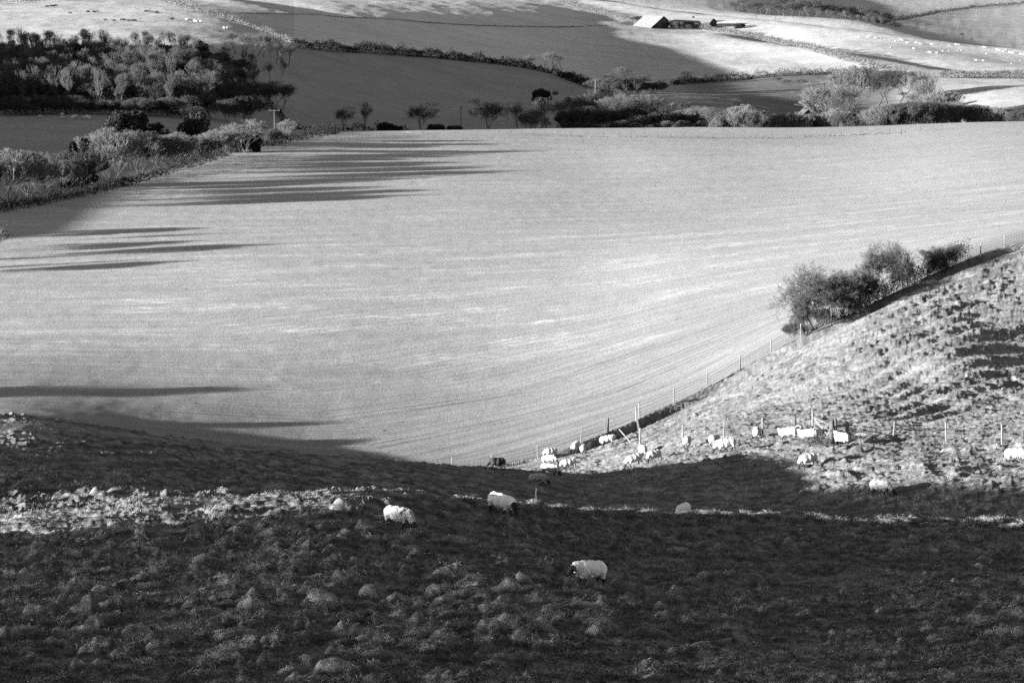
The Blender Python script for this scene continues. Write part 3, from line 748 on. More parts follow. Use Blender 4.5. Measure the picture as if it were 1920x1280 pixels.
hedge('hedge', [(548, 90), (620, 97), (700, 101), (800, 108), (900, 117), (960, 124), (1000, 131), (1050, 143), (1115, 166)], 3.5, 4.0, 'long dark hedge curving down from the corner of the left wood', M_HEDGE, 90, .30, seed=2)
hedge('hedge', [(1262, 160), (1300, 156), (1360, 151), (1420, 147), (1500, 142), (1560, 140), (1640, 138)], 3.4, 4.0, 'dark hedge below the sunlit field left of the rounded shrub', M_HEDGE, 60, .28, seed=3)
hedge('hedge', [(1762, 147), (1800, 147), (1860, 148), (1935, 148)], 3.6, 3.0, 'straight dark clipped hedge at the right edge of the photo', M_HEDGE, 60, .26, hvar=.12, seed=4)
hedge('hedge', [(292, -4), (330, 12), (390, 30), (440, 42), (500, 62), (552, 86)], 2.0, 4.0, 'pale hedge running diagonally from the top edge to the wood corner', M_HEDGEL, 40, .22, seed=6)
hedge('hedge', [(1030, -4), (1080, 12), (1140, 30), (1195, 44)], 2.0, 3.6, 'pale hedge coming down to the barn from the top edge', M_HEDGEL, 34, .26, y0=1300, seed=7)
hedge('hedge', [(1300, 54), (1360, 62), (1420, 74), (1480, 86), (1540, 100), (1600, 116), (1650, 130)], 2.6, 4.6, 'pale hedge running diagonally from the barns to the valley', M_HEDGEL, 42, .28, y0=1150, seed=8)
hedge('hedge', [(1662, 42), (1700, 36), (1760, 24), (1830, 14), (1930, 6)], 2.4, 3, 'thin broken hedge across the hill at the top right corner', M_HEDGE, 12, .4, y0=1900, seed=9, hvar=1.0)
hedge('hedge', [(-20, 8), (40, 6), (100, 3), (170, -1)], 1.2, 2, 'thin dark hedge crossing the top left corner', M_HEDGE, 12, .25, y0=1000, seed=10)
hedge('field_margin', [(352, 24), (450, 26), (600, 30), (700, 36), (800, 44), (930, 50), (1040, 52), (1170, 46)], .5, 1.2, 'thin dark grass margin crossing the distant left fields', M_HEDGE, 14, .18, y0=1050, seed=11, cat='field margin')
hedge('hedge', [(425, 286), (480, 277), (540, 266), (590, 258), (628, 250)], 2.4, 3.4, 'low dark hedge at the right end of the left hand hedgerow', M_HEDGE, 60, .2, y0=400, y1=760, seed=12)
hedge('hedge', [(-30, 402), (60, 386), (160, 365), (240, 345), (320, 324), (425, 292)], 1.9, 3.6, 'low dark undergrowth at the foot of the left hand hedgerow', M_HEDGE, 60, .18, y0=300, y1=700, seed=13, hvar=.6)
hedge('hedge', [(-60, 745), (60, 745), (200, 748), (340, 750)], 3.4, 6, 'dark undergrowth at the foot of the left wood', M_HEDGE, 40, .3, Ys=1, seed=14, hvar=.5)
hedge('hedge', [(640, 838), (760, 846), (850, 850), (960, 852)], 2.2, 3, 'low dark hedge along the valley left of the packed trees', M_HEDGE, 30, .3, Ys=1, seed=16, hvar=.9)
hedge('hedge', [(510, 900), (500, 860), (560, 790), (640, 780)], 1.2, 2, 'low dark brambles climbing the slope right of the wood', M_HEDGE, 16, .25, Ys=1, seed=17, hvar=.9)

# ------------------------------------------------------------------ added unseen screen of leaf quads west of the view, thinning the sun
def belt(s0, s1, seed, tau):
    rs = np.random.RandomState(seed); size = .12; n = int((s1 - s0) * 6.8 * tau / (.5 * size * size))
    s = s0 + (s1 - s0) * rs.rand(n); ye = s / (CA + .2 * SA); te = -.2 * ye * CA + ye * SA
    tc = te - 3 - (26 + .15 * s); t_ = tc + rs.normal(0, .5, n)
    x = t_ * CA - s * SA; y = t_ * SA + s * CA
    top = np.interp(s, ZS, ZV) + TE * (45 - tc) + .35 * fbm(s / 2.3, s * 0, 2, seed)
    z = top - 6.8 * rs.rand(n)
    C_ = np.stack([x, y, z], 1)
    a = rs.normal(size=(n, 3)); a /= np.linalg.norm(a, axis=1, keepdims=True)
    b = np.cross(a, rs.normal(size=(n, 3))); b /= np.linalg.norm(b, axis=1, keepdims=True)
    k = size * (.5 + rs.rand(n))[:, None]
    V = np.stack([C_ - a * k, C_ + b * k * .5, C_ + a * k, C_ - b * k * .5], 1).reshape(-1, 3)
    return tag(mesh_np('sun_screen', V, np.arange(n * 4).reshape(-1, 4), [M_HEDGE], False), 'added unseen screen of leaf quads filtering the sun, left of the frame', 'hedge', 'added sun screens west of the view')
belt(28, 91.4, 71, 2.15); belt(112.5, 150, 72, 2.6)
# ------------------------------------------------------------------ the scrub on the near fence line
def on_fence(c, off=0.0):
    Y = float(border_Y(c)) + off; x = (c - 960) / FPX * Y
    return x, Y, gz(x, Y)
def putn(key, c, off, hm, label, wide=1.0, rz=0.0, sink=.25):
    x, y, z = on_fence(c, off); own = dict(H=6.2, K=5.4, G=3.4, R=6, S=7)[key]; k = hm / own
    return place(key, x, y, z - sink, k * wide, rz, label, sz=k)
putn('H', 1538, 3.0, 5.7, 'large dark hawthorn, leftmost of the scrub on the fence line', .98)
putn('K', 1516, 1.6, 3.2, 'low skirt of hawthorn at the left foot of the large one', .9, 2.0)
putn('K', 1585, 2.2, 3.9, 'mid height hawthorn between the large one and the spiky one', 1.0, 1.0)
putn('H', 1668, 2.6, 4.9, 'spiky topped hawthorn to the right of the large one', .72, 2.6)
putn('K', 1630, 1.6, 3.2, 'low hawthorn under the left side of the spiky one', 1.0, 4.0)
putn('R', 1545, 1.0, 1.8, 'dark bramble clump at the foot of the large hawthorn', 1.1)
putn('K', 1600, 1.2, 2.4, 'dark bramble clump between the two tall hawthorns', 1.1, 1.2)
putn('K', 1648, 1.3, 2.4, 'dark bramble clump under the spiky hawthorn', 1.1, 2.2)
putn('K', 1745, 1.8, 2.7, 'low dark hawthorn in the right hand end of the scrub', 1.25, .6)
putn('K', 1800, 1.8, 2.0, 'lowest dark hawthorn at the far right end of the scrub', 1.3, 3.6)
putn('K', 1712, 1.4, 2.3, 'dark bramble clump left of the low hawthorns', 1.2, 3.0)
putn('K', 1770, 1.6, 2.4, 'dark bramble clump right of the low hawthorns', 1.2, 4.4)
putn('R', 1500, 1.5, 1.5, 'low grey bramble at the left end of the scrub', 1.3, 1.7)

hedge('bramble_hedge', [(c, float(border_Y(c)) + 1.2) for c in (1505, 1560, 1620, 1680, 1740, 1790, 1820)], 1.5, 1.5, 'dark tangle of brambles along the fence under the hawthorns', M_HEDGE, 420, .07, Ys=1, seed=41, hvar=.5)
# ------------------------------------------------------------------ grass blades
def blades(name, n, c0, c1, Y0, Y1, ln, wd, seed, label, row=None):
    rs = np.random.RandomState(seed)
    Y = np.exp(math.log(Y0) + rs.rand(n) * (math.log(Y1) - math.log(Y0))); c = c0 + rs.rand(n) * (c1 - c0)
    if row is not None: Y = np.interp(c, CG, CYt[:, row]) + rs.normal(-.2, .9, n)
    keep = Y < border_Y(c) - .3; Y, c = Y[keep], c[keep]; n = len(Y)
    x = (c - 960) / FPX * Y
    # clumped, and combed together within each clump
    z = ground_z(x, Y); e = .18
    zx = (ground_z(x + e, Y) - z) / e; zy = (ground_z(x, Y + e) - z) / e
    cl = np.clip(.5 + 1.6 * vnoise(x / .45, Y / .6, 301), .1, 1.3)
    ang = 6.283 * 1.3 * vnoise(x / 1.3, Y / 1.6, 303) + rs.normal(0, .7, n) + 1.2
    lean = .65 + .35 * rs.rand(n)
    dx = np.cos(ang) * lean - .6 * zx; dy = np.sin(ang) * lean - .6 * zy - .25
    L = ln * cl * (.5 + rs.rand(n)); up = .35 + .6 * rs.rand(n)
    nn = np.sqrt(dx * dx + dy * dy + up * up); D = np.stack([dx / nn, dy / nn, up / nn], 1)
    P = np.stack([x, Y, z - .02], 1)
    sd = rs.normal(size=(n, 3)); sd[:, 2] *= .3; sd /= np.linalg.norm(sd, axis=1, keepdims=True)
    sd = sd * (wd * (.6 + .8 * rs.rand(n)))[:, None]
    M_ = P + D * (L * .55)[:, None]; D2 = D.copy(); D2[:, 2] -= .75; T_ = M_ + D2 * (L * .5)[:, None]
    V = np.stack([P - sd, P + sd, M_ + sd * .8, M_ - sd * .8, T_], 1).reshape(-1, 3)
    tus = rough_relief(x, Y, True)
    b = np.arange(n)[:, None] * 5
    F = np.concatenate([b + np.array([[0, 1, 2]]), b + np.array([[0, 2, 3]]), b + np.array([[3, 2, 4]])])
    return tag(mesh_np(name, V, F, [M_BLADE], True, None, {'tus': np.repeat(tus, 5), 'sward': np.repeat(sm((Y - 128) / 25), 5), 'tip': np.tile([0, 0, .45, .45, 1.], n)}), label, 'grass', kind='stuff')
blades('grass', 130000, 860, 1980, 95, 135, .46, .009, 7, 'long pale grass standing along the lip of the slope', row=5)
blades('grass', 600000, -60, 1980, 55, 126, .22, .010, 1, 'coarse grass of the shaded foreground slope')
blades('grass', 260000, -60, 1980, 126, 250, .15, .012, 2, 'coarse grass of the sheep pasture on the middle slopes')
# ------------------------------------------------------------------ sheep
M_WOOL = None
t = NT('fleece', .95); p_ = t.pos((1, 1, 1), obj=True)
w1 = t.noise(p_, 9, 4, .7); w2 = t.noise(p_, 60, 3, .7)
t.color(t.math('MULTIPLY', t.maprange(w1, .3, .7, .30, .42), t.maprange(w2, .3, .7, .88, 1.1)))
t.bump(t.math('ADD', w2, w1), .05, 1.0); M_WOOL = t.m
t = NT('brightened_fleece', .95); p_ = t.pos((1, 1, 1), obj=True); w1 = t.noise(p_, 9, 4, .7); w2 = t.noise(p_, 60, 3, .7)
t.color(t.math('MULTIPLY', t.maprange(w1, .3, .7, .70, .85), t.maprange(w2, .3, .7, .9, 1.05))); t.bump(t.math('ADD', w2, w1), .03, .7); M_WOOL_BRIGHT = t.m  # lighter copy of the fleece for sheep in shade, standing in for light
M_FACE = flat_mat('dark_face_hair', .018, .3, 20)
M_DWOOL = flat_mat('dark_fleece', .035, .4, 12, bump=.02)
M_SMUDGE = flat_mat('marked_fleece', .16, .5, 14, bump=.02)
def icos(c, r, rot=(0, 0, 0), sub=3):
    import bmesh
    bm = bmesh.new(); bmesh.ops.create_icosphere(bm, subdivisions=sub, radius=1)
    M = Matrix.Translation(c) @ Matrix.Rotation(rot[2], 4, 'Z') @ Matrix.Rotation(rot[1], 4, 'Y') @ Matrix.Rotation(rot[0], 4, 'X') @ Matrix.Diagonal((*r, 1))
    bm.transform(M); V = np.array([v.co[:] for v in bm.verts]); F = np.array([[v.index for v in f.verts] for f in bm.faces]); bm.free(); return V, F
def tube(pts, n=12):
    """closed tube through (x,y,z,r) points"""
    P = np.array(pts, float); rings = []
    for i in range(len(P)):
        a = P[max(i - 1, 0), :3]; b = P[min(i + 1, len(P) - 1), :3]; d = Vector(b - a).normalized()
        u = d.cross(Vector((0, 1, 0))); u = (u if u.length > .05 else d.cross(Vector((1, 0, 0)))).normalized(); v = d.cross(u)
        rings += [P[i, :3] + P[i, 3] * (math.cos(6.2832 * k / n) * np.array(u) + math.sin(6.2832 * k / n) * np.array(v)) for k in range(n)]
    V = np.array(rings); F = []
    for i in range(len(P) - 1):
        for k in range(n):
            a = i * n + k; b = i * n + (k + 1) % n; F += [[a, b, b + n], [a, b + n, a + n]]
    m = len(V); V = np.concatenate([V, P[:1, :3], P[-1:, :3]])
    for k in range(n): F.append([m, (k + 1) % n, k]); F.append([m + 1, (len(P) - 1) * n + k, (len(P) - 1) * n + (k + 1) % n])
    return V, np.array(F)
def joined(parts):
    V = []; F = []; n = 0
    for v, f in parts: V.append(v); F.append(f + n); n += len(v)
    return np.concatenate(V), np.concatenate(F)
def sheep_mesh(name, pose='graze', wool=None, yaw=0.0, step=0.0, dark=False, marks=(), voxel=.021, fat=1.0):
    s = step; B = []
    B += [icos((-.36, 0, .585), (.27, .245 * fat, .25)), icos((-.10, 0, .575), (.36, .275 * fat, .265)), icos((.20, 0, .58), (.30, .25 * fat, .26)), icos((.38, 0, .60), (.19, .185, .21)),
          icos((-.52, 0, .56), (.13, .16, .20)), icos((-.60, 0, .50), (.045, .045, .13), (0, .15, 0))]
    cy, sy = math.cos(yaw), math.sin(yaw)
    def h(x, y, z):                                   # turn about the shoulder
        dx = x - .42; return (.42 + dx * cy - y * sy, dx * sy + y * cy, z)
    if pose == 'graze': nk = [(.36, 0, .64, .17), (.52, 0, .52, .135), (.64, 0, .38, .105), (.70, 0, .28, .088)]; hd = [(.68, 0, .30, .088), (.74, 0, .20, .095), (.80, 0, .10, .075), (.84, 0, .02, .052)]; ear = (.70, .10, .27); er = (.3, .5)
    elif pose == 'low': nk = [(.36, 0, .66, .17), (.54, 0, .66, .14), (.66, 0, .62, .115), (.72, 0, .58, .095)]; hd = [(.71, 0, .60, .092), (.80, 0, .53, .098), (.88, 0, .42, .075), (.93, 0, .34, .052)]; ear = (.74, .11, .62); er = (.0, .3)
    else: nk = [(.36, 0, .68, .16), (.50, 0, .80, .125), (.57, 0, .91, .10), (.60, 0, .96, .09)]; hd = [(.57, 0, .98, .088), (.67, 0, .97, .094), (.78, 0, .91, .072), (.85, 0, .87, .052)]; ear = (.60, .12, 1.0); er = (.0, .2)
    nk = [(*h(*q[:3]), q[3]) for q in nk]; hd = [(*h(*q[:3]), q[3]) for q in hd]
    B.append(tube(nk)); B.append(tube(hd))
    for sg in (1, -1):
        e = h(ear[0], ear[1] * sg, ear[2]); B.append(icos(e, (.032, .085, .026), (-.35 * sg, 0, yaw), 2))
    for sg, k in ((1, 1), (-1, -1)):
        f = .05 * s * k
        B.append(tube([(.30, .13 * sg, .50, .085), (.30 + f * .3, .13 * sg, .33, .052), (.30 + f, .125 * sg, .19, .034), (.29 + f * 1.6, .125 * sg, .08, .027), (.30 + f * 1.9, .125 * sg, .03, .038), (.305 + f * 1.9, .125 * sg, -.02, .04)], 8))
        f = -f
        B.append(tube([(-.42, .14 * sg, .52, .13), (-.45 + f * .4, .14 * sg, .36, .068), (-.51 + f, .135 * sg, .24, .040), (-.475 + f * 1.5, .13 * sg, .10, .029), (-.465 + f * 1.7, .13 * sg, .03, .038), (-.46 + f * 1.7, .13 * sg, -.02, .04)], 8))
    V, F = joined(B)
    o = mesh_np('tmp', V, F); m = o.modifiers.new('r', 'REMESH'); m.mode = 'VOXEL'; m.voxel_size = voxel
    m = o.modifiers.new('s', 'SMOOTH'); m.factor = .5; m.iterations = 3
    bpy.context.view_layer.update()
    me = bpy.data.meshes.new_from_object(o.evaluated_get(bpy.context.evaluated_depsgraph_get()))
    old = o.data; bpy.data.objects.remove(o); bpy.data.meshes.remove(old)
    n = len(me.vertices); co = np.empty(n * 3); me.vertices.foreach_get('co', co); co = co.reshape(-1, 3)
    no = np.empty(n * 3); me.vertices.foreach_get('normal', no); no = no.reshape(-1, 3)
    hp = np.array(hd)[:, :3]; dh = np.min(np.linalg.norm(co[:, None] - hp[None], axis=2), axis=1)
    ex = [np.array(h(ear[0], ear[1] * q, ear[2])) for q in (1, -1)]
    ish = (dh < .125) | (np.linalg.norm(co - ex[0], axis=1) < .09) | (np.linalg.norm(co - ex[1], axis=1) < .09)
    legs = (co[:, 2] < .31) & (np.abs(co[:, 1]) > .04) & (co[:, 0] < .46)
    darkv = ish | legs
    ph = co * 1.0
    lump = fbm(ph[:, 0] * 14 + 3, ph[:, 1] * 14 + ph[:, 2] * 15, 2, 5) * .022 + fbm(ph[:, 0] * 40, ph[:, 2] * 40 + ph[:, 1] * 30, 1, 9) * .012
    co = co + no * np.where(darkv, 0, lump + .008)[:, None]
    me.vertices.foreach_set('co', co.ravel().astype(np.float32))
    for m_ in ((wool or M_WOOL) if not dark else M_DWOOL, M_FACE, M_SMUDGE if 'grey' in marks else M_DWOOL): me.materials.append(m_)
    fc = np.array([p.center[:] for p in me.polygons]); fv = [p.vertices[0] for p in me.polygons]
    mi = darkv[fv].astype(int)
    for mk in marks:
        if mk == 'grey': continue
        d = np.linalg.norm((fc - np.array(mk[:3])) * np.array([1, .6, 1]), axis=1) + .03 * vnoise(fc[:, 0] * 20, fc[:, 2] * 20, 3)
        mi = np.where((d < mk[3]) & (mi == 0), 2, mi)
    me.polygons.foreach_set('material_index', mi.astype(np.int32)); me.polygons.foreach_set('use_smooth', np.ones(len(mi), bool))
    me.name = name; me.update(); return me
SM = {
 'g1': sheep_mesh('sheep_grazing', 'graze', None, .12, 1.0, voxel=.018), 'g2': sheep_mesh('sheep_grazing', 'graze', None, -.35, -.7), 'g3': sheep_mesh('sheep_grazing', 'graze', None, .45, .3, marks=[(-.1, -.25, .72, .09), (.2, -.2, .6, .06), 'grey']),
 'n1': sheep_mesh('sheep_grazing', 'graze', None, -.3, .9, marks=[(.22, -.22, .68, .075), (.28, -.12, .77, .05)], voxel=.015), 'n2': sheep_mesh('sheep_walking', 'low', M_WOOL_BRIGHT, -.45, 1.4, voxel=.015), 's': sheep_mesh('sheep_grazing', 'graze', wool=M_WOOL_BRIGHT, yaw=-.2, step=.5), 'n3': sheep_mesh('sheep_grazing', 'low', M_WOOL_BRIGHT, .35, .6, voxel=.015),
 'a1': sheep_mesh('sheep_standing', 'up', None, .5, .5), 'a2': sheep_mesh('sheep_standing', 'up', None, -.5, -.5), 'l1': sheep_mesh('sheep_standing', 'low', None, .3, .8), 'b': sheep_mesh('black_sheep', 'graze', None, .2, .8, dark=True),
 'far': sheep_mesh('sheep_far', 'graze', None, .2, .5, voxel=.05),
}
def sheep(kind, px, py, deg, label, group=None, k=1.0, y0=60, y1=260, sink=.03, Y=None):
    if Y is None: x, y, z = hit(px, py, y0, y1)
    else: x = (px - 960) / FPX * Y * 1.0; y = Y
    o = bpy.data.objects.new('sheep', SM[kind]); COL.objects.link(o)
    e = .5; zs = [gz(x + a, y + b) for a, b in ((e, 0), (-e, 0), (0, e), (0, -e), (0, 0))]
    nx, ny = -(zs[0] - zs[1]) / (2 * e) * .6, -(zs[2] - zs[3]) / (2 * e) * .6
    up = Vector((nx, ny, 1)).normalized(); a = math.radians(deg); f = Vector((math.cos(a), math.sin(a), 0)); f = (f - up * f.dot(up)).normalized(); l = up.cross(f)
    R_ = Matrix((f, l, up)).transposed().to_4x4(); o.matrix_world = Matrix.Translation((x, y, sum(zs) / 5 - sink)) @ R_ @ Matrix.Scale(k, 4)
    return tag(o, label, 'sheep', group)
GS = 'sheep grazing the rough pasture'
for a in [
 ('n1', 748, 988, -32, 'black faced sheep grazing at the front left, dark patch on its shoulder', 1.02),
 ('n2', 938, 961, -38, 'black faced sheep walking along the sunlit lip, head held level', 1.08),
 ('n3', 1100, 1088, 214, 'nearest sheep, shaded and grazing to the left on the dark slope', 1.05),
 ('b', 929, 881, 200, 'black sheep grazing against the field fence', .95),
 ('g1', 1031, 856, 205, 'white sheep grazing beside the fence post, right of the black sheep', .95),
 ('g2', 1031, 868, -15, 'white sheep grazing to the right, just below the one beside the fence post', .9),
 ('l1', 1077, 849, 70, 'white sheep seen from behind with its dark head raised, left of a matching pair', .95),
 ('g1', 1097, 849, 80, 'smaller white sheep seen from behind, right one of the pair by the fence', .85),
 ('l1', 1142, 834, 5, 'white sheep with dark face to the right, below the twin fence posts', 1.0),
 ('g1', 1066, 878, 200, 'white sheep grazing to the left in the middle of the lowest group', .95),
 ('g2', 1031, 890, -20, 'white sheep grazing to the right in front of the lowest group', .95),
 ('g1', 1009, 909, 10, 'half hidden white sheep lowest of all beyond the dark brow', .85),
 ('g2', 1205, 856, 100, 'white sheep at the back of the trio below the tall fence post', 1.0),
 ('g1', 1190, 874, 205, 'white sheep grazing to the left in front of the tall fence post trio', .98),
 ('g3', 1228, 864, 215, 'grey marked sheep on the right of the trio below the tall post', .92),
 ('g1', 1289, 837, 75, 'white sheep seen from behind, next to the first paddock post', .95),
 ('g2', 1342, 835, 60, 'white sheep seen from behind, left of the one grazing by the second post', .95),
 ('g1', 1361, 846, 188, 'white sheep grazing to the left below the second paddock post', 1.08),
 ('g2', 1421, 821, 80, 'white sheep seen from behind beside the third paddock post', .95),
 ('a1', 1478, 821, 170, 'white sheep with raised black head, looking left near the gate', 1.0),
 ('g1', 1500, 818, 95, 'white sheep partly hidden between two others left of the gate', .95),
 ('a2', 1517, 829, 150, 'large white sheep with black head raised, nearest of those by the gate', 1.05),
 ('l1', 1531, 826, 30, 'white sheep facing right against the left side of the gate', .95),
 ('a1', 1577, 834, 120, 'white sheep standing right of the thick gate posts with its rump towards us', 1.05),
 ('g1', 1517, 876, 205, 'white sheep grazing alone below the gate', .98),
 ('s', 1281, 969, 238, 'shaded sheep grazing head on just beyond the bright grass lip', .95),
 ('g3', 1653, 929, -42, 'grey marked sheep grazing where the dark hollow begins', 1.05),
 ('g1', 1908, 870, -8, 'white sheep cut off by the right edge of the photo', 1.1)]:
    sheep(a[0], a[1], a[2], a[3], a[4], GS, a[5], y0=130 if (a[2] < 960 and a[1] > 1000) or a[1] == 1281 else 60)
# distant flocks
GF = 'sheep scattered on the distant right hand field'
FAR = [(1610, 70), (1627, 70), (1632, 69), (1640, 71), (1642, 72), (1652, 72), (1679, 78), (1688, 75), (1691, 76), (1700, 81), (1718, 81), (1725, 83), (1730, 84), (1747, 84), (1781, 85), (1792, 84),
       (1798, 85), (1671, 90), (1713, 92), (1741, 98), (1744, 99), (1756, 100), (1768, 97), (1779, 97), (1803, 96), (1844, 89), (1849, 90), (1869, 94), (1874, 95), (1881, 97), (1887, 94), (1893, 99), (1899, 100), (1849, 102),
       (1830, 114), (1843, 115), (1912, 115), (1897, 121), (1914, 102), (1920, 103)]
for i, (px, py) in enumerate(FAR): sheep('far', px, py + 1, rnd.uniform(0, 360), 'tiny white sheep on the distant sunlit field at the right', GF, 1.05, 1150, 1650)
GP = 'sheep in the shaded meadow behind the left hedgerow'
for px, py in ((75, 222), (117, 218), (118, 224), (137, 224), (141, 221), (159, 224), (163, 222), (169, 225), (166, 223)): sheep('far', px, py, rnd.uniform(0, 360), 'tiny pale sheep in the shaded meadow behind the left hedgerow', GP, 1.1, 600, 800)
GB = 'dark specks of stock on the top left field'
M_KEEP = SM['far']
SMD = SM['far'].copy(); SMD.materials.clear()
for m_ in (M_DWOOL, M_FACE, M_DWOOL): SMD.materials.append(m_)
SM['fard'] = SMD
for px, py in ((88, 15), (95, 14), (99, 14), (104, 13), (165, 25), (176, 25), (182, 24), (131, 27), (273, 24), (279, 24), (283, 25), (289, 26), (295, 26), (197, 40), (213, 41), (228, 40), (232, 40), (239, 41), (246, 41), (253, 41), (319, 38), (323, 38)):
    sheep('fard', px, py, rnd.choice((0, 180)) + rnd.uniform(-30, 30), 'tiny dark animal grazing the sunlit top left field', GB, 1.25, 900, 1500)
for px, py in ((350, 39), (356, 39), (365, 42), (371, 43), (376, 43), (420, 55), (426, 55)):
    sheep('far', px, py, rnd.uniform(0, 360), 'tiny white sheep near the diagonal hedge of the top left field', 'white sheep on the top left field', 1.15, 900, 1500)

# ------------------------------------------------------------------ fences
import bmesh
M_POST = flat_mat('weathered_wood', .11, .4, 9, stretch=(1, 1, .2))
M_POSTD = flat_mat('dark_wood', .05, .4, 9, stretch=(1, 1, .2))
M_WIRE = flat_mat('wire', .10, .1, 1, rough=.5)
def box(p, q, w, d=None, n=1):
    """square timber from p to q"""
    p, q = Vector(p), Vector(q); D = (q - p).normalized(); u = D.cross(Vector((0, 1, .01))); u = (u if u.length > .1 else D.cross(Vector((1, 0, 0)))).normalized(); v = D.cross(u); d = d or w
    V = [list(e + u * (a * w / 2) + v * (b * d / 2)) for e in (p, q) for a, b in ((-1, -1), (1, -1), (1, 1), (-1, 1))]
    F = [[0, 1, 2, 3], [7, 6, 5, 4], [0, 4, 5, 1], [1, 5, 6, 2], [2, 6, 7, 3], [3, 7, 4, 0]]
    return np.array(V), np.array(F)
def post_mesh(h, r, seed=0, tilt=(0, 0)):
    R_ = random.Random(seed); P = []
    for i, z in enumerate((-.4, 0, h * .35, h * .7, h - .02, h)):
        P.append((tilt[0] * z + R_.gauss(0, .006), tilt[1] * z + R_.gauss(0, .006), z, r * (1.08 - .12 * i / 5) * (.8 if i == 5 else 1)))
    return tube(P, 8)
def fence(name, pts, hts, rad, label, wires, net=0, mats=None, cat='fence', wr=.010):
    """pts: ground points; posts are parts, the wire is one part"""
    root = tag(empty(name, pts[0]), label, cat); o0 = Vector(pts[0])
    for i, p in enumerate(pts):
        V, F = post_mesh(hts[i], rad[i] if isinstance(rad, (list, tuple)) else rad, i, (rnd.gauss(0, .03), rnd.gauss(0, .03)))
        o = mesh_np('post', V, F, [(mats[i] if mats else M_POST)], True, root); o.location = Vector(p) - o0
    S = []
    for i in range(len(pts) - 1):
        a, b = Vector(pts[i]) - o0, Vector(pts[i + 1]) - o0
        for hgt in wires:
            N = 4
            for j in range(N):
                u, v = j / N, (j + 1) / N
                pa = a.lerp(b, u); pb = a.lerp(b, v); pa.z += hgt - .04 * math.sin(math.pi * u); pb.z += hgt - .04 * math.sin(math.pi * v)
                S.append((*pa, *pb, wr, wr))
        if net:
            L = (b - a).length; m = int(L / net)
            for j in range(1, m):
                q = a.lerp(b, j / m); S.append((q.x, q.y, q.z + .05, q.x, q.y, q.z + .8, wr * .7, wr * .7))
    V, F = prisms(S); mesh_np('wire', V, F, [M_WIRE], False, root)
    return root
def fp(c): x, y, z = on_fence(c, -.25); return (x, y, z - .02)
FC = [845, 921, 1009, 1092]
fence('stock_fence', [fp(c) for c in FC + [1138]], [1.15] * 5, .045, 'wire stock fence along the pale field, its lowest stretch left of the tall posts', (.15, .35, .55, .8, 1.02), .3)
FC2 = [1203, 1268, 1332, 1394, 1452, 1508, 1565, 1617, 1667, 1700, 1722, 1750, 1799, 1845, 1890, 1945]
fence('stock_fence', [fp(c) for c in FC2], [1.3] + [1.2] * 15, [.055] + [.05] * 15, 'long wire stock fence climbing past the hawthorns to the right edge', (.15, .35, .55, .8, 1.05), .3)
x, y, z = on_fence(1143, -.3); V, F = post_mesh(1.15, .075, 5)
o = mesh_np('fence_post', V, F, [M_POSTD], True); o.location = (x, y, z); tag(o, 'dark stout post standing against the fence end, with sheep below it', 'post')
# hurdle of netting between the two tall posts
x0, y0_, z0 = on_fence(1203, -.25); x1, y1_, z1 = hit(1200, 833, 100, 200)
fence('sheep_netting', [(x1, y1_, z1), (x0 - .3, y0_ - .6, z0)], [1.2, 1.1], .06, 'tall post with wire netting running back to the field fence', (.12, .28, .44, .6, .78, 1.0), .22, wr=.009)
a = hit(1161, 817, 100, 210); b = hit(1183, 831, 100, 210)
V, F = box((a[0], a[1], a[2] + .55), (b[0], b[1], b[2] + .05), .09); tag(mesh_np('fence_strut', V, F, [M_POST], False), 'pale slanting strut leaning from the fence to the grass', 'strut')
P2 = [(1280, 827), (1357, 824), (1430, 818), (1491, 813), (1524, 812)]
fence('paddock_fence', [hit(*q, 120, 230) for q in P2], [1.15, 1.2, 1.2, 1.15, 1.5], [.05, .05, .05, .08, .06], 'paddock fence of thin posts running from the tall post to the gate', (.2, .45, .7, 1.0), .0, mats=[M_POST, M_POST, M_POST, M_POSTD, M_POST])
P3 = [(1588, 828), (1675, 825), (1774, 827), (1879, 834), (1945, 838)]
fence('paddock_fence', [hit(*q, 120, 230) for q in P3], [1.25, 1.15, 1.15, 1.25, 1.2], [.11, .05, .05, .05, .05], 'paddock fence of pale posts running from the gate to the right edge', (.2, .4, .6, .85, 1.05), .3)
# gate
ga, gb = Vector(hit(1526, 816, 120, 230)), Vector(hit(1559, 832, 120, 200))
root = tag(empty('field_gate', ga), 'wooden field gate half open beside the thick dark posts', 'gate'); dz = gb - ga; dz.z *= 1
for hgt in (.25, .5, .78, 1.12):
    V, F = box(Vector((0, 0, hgt)), dz + Vector((0, 0, hgt)), .10 if hgt > 1 else .075, .03); mesh_np('rail', V, F, [M_POST], False, root)
for u in (0.02, .98):
    V, F = box(dz * u + Vector((0, .04, .12)), dz * u + Vector((0, .04, 1.2)), .09, .05); mesh_np('stile', V, F, [M_POST], False, root)
V, F = box(Vector((0, -.05, 1.08)), dz * .95 + Vector((0, -.05, .25)), .07, .025); mesh_np('brace', V, F, [M_POST], False, root)
for i, (px, py, hh, r_) in enumerate(((1559, 833, 1.45, .16), (1566, 832, 1.55, .10))):
    q = hit(px, py, 120, 200); V, F = post_mesh(hh, r_, 20 + i); o = mesh_np('gate_post', V, F, [M_POSTD], True); o.location = q
    tag(o, ('thickest dark gate post, on the left of the two', 'taller thin dark gate post, on the right of the two')[i], 'post')
qa, qb = Vector(hit(1560, 833, 120, 200)), Vector(hit(1588, 828, 120, 230))
V, F = box(qa + Vector((0, 0, 1.05)), qb + Vector((0, 0, 1.02)), .12, .05); tag(mesh_np('fence_rail', V, F, [M_POST], False), 'single pale rail from the dark gate posts to the short pale post', 'rail')
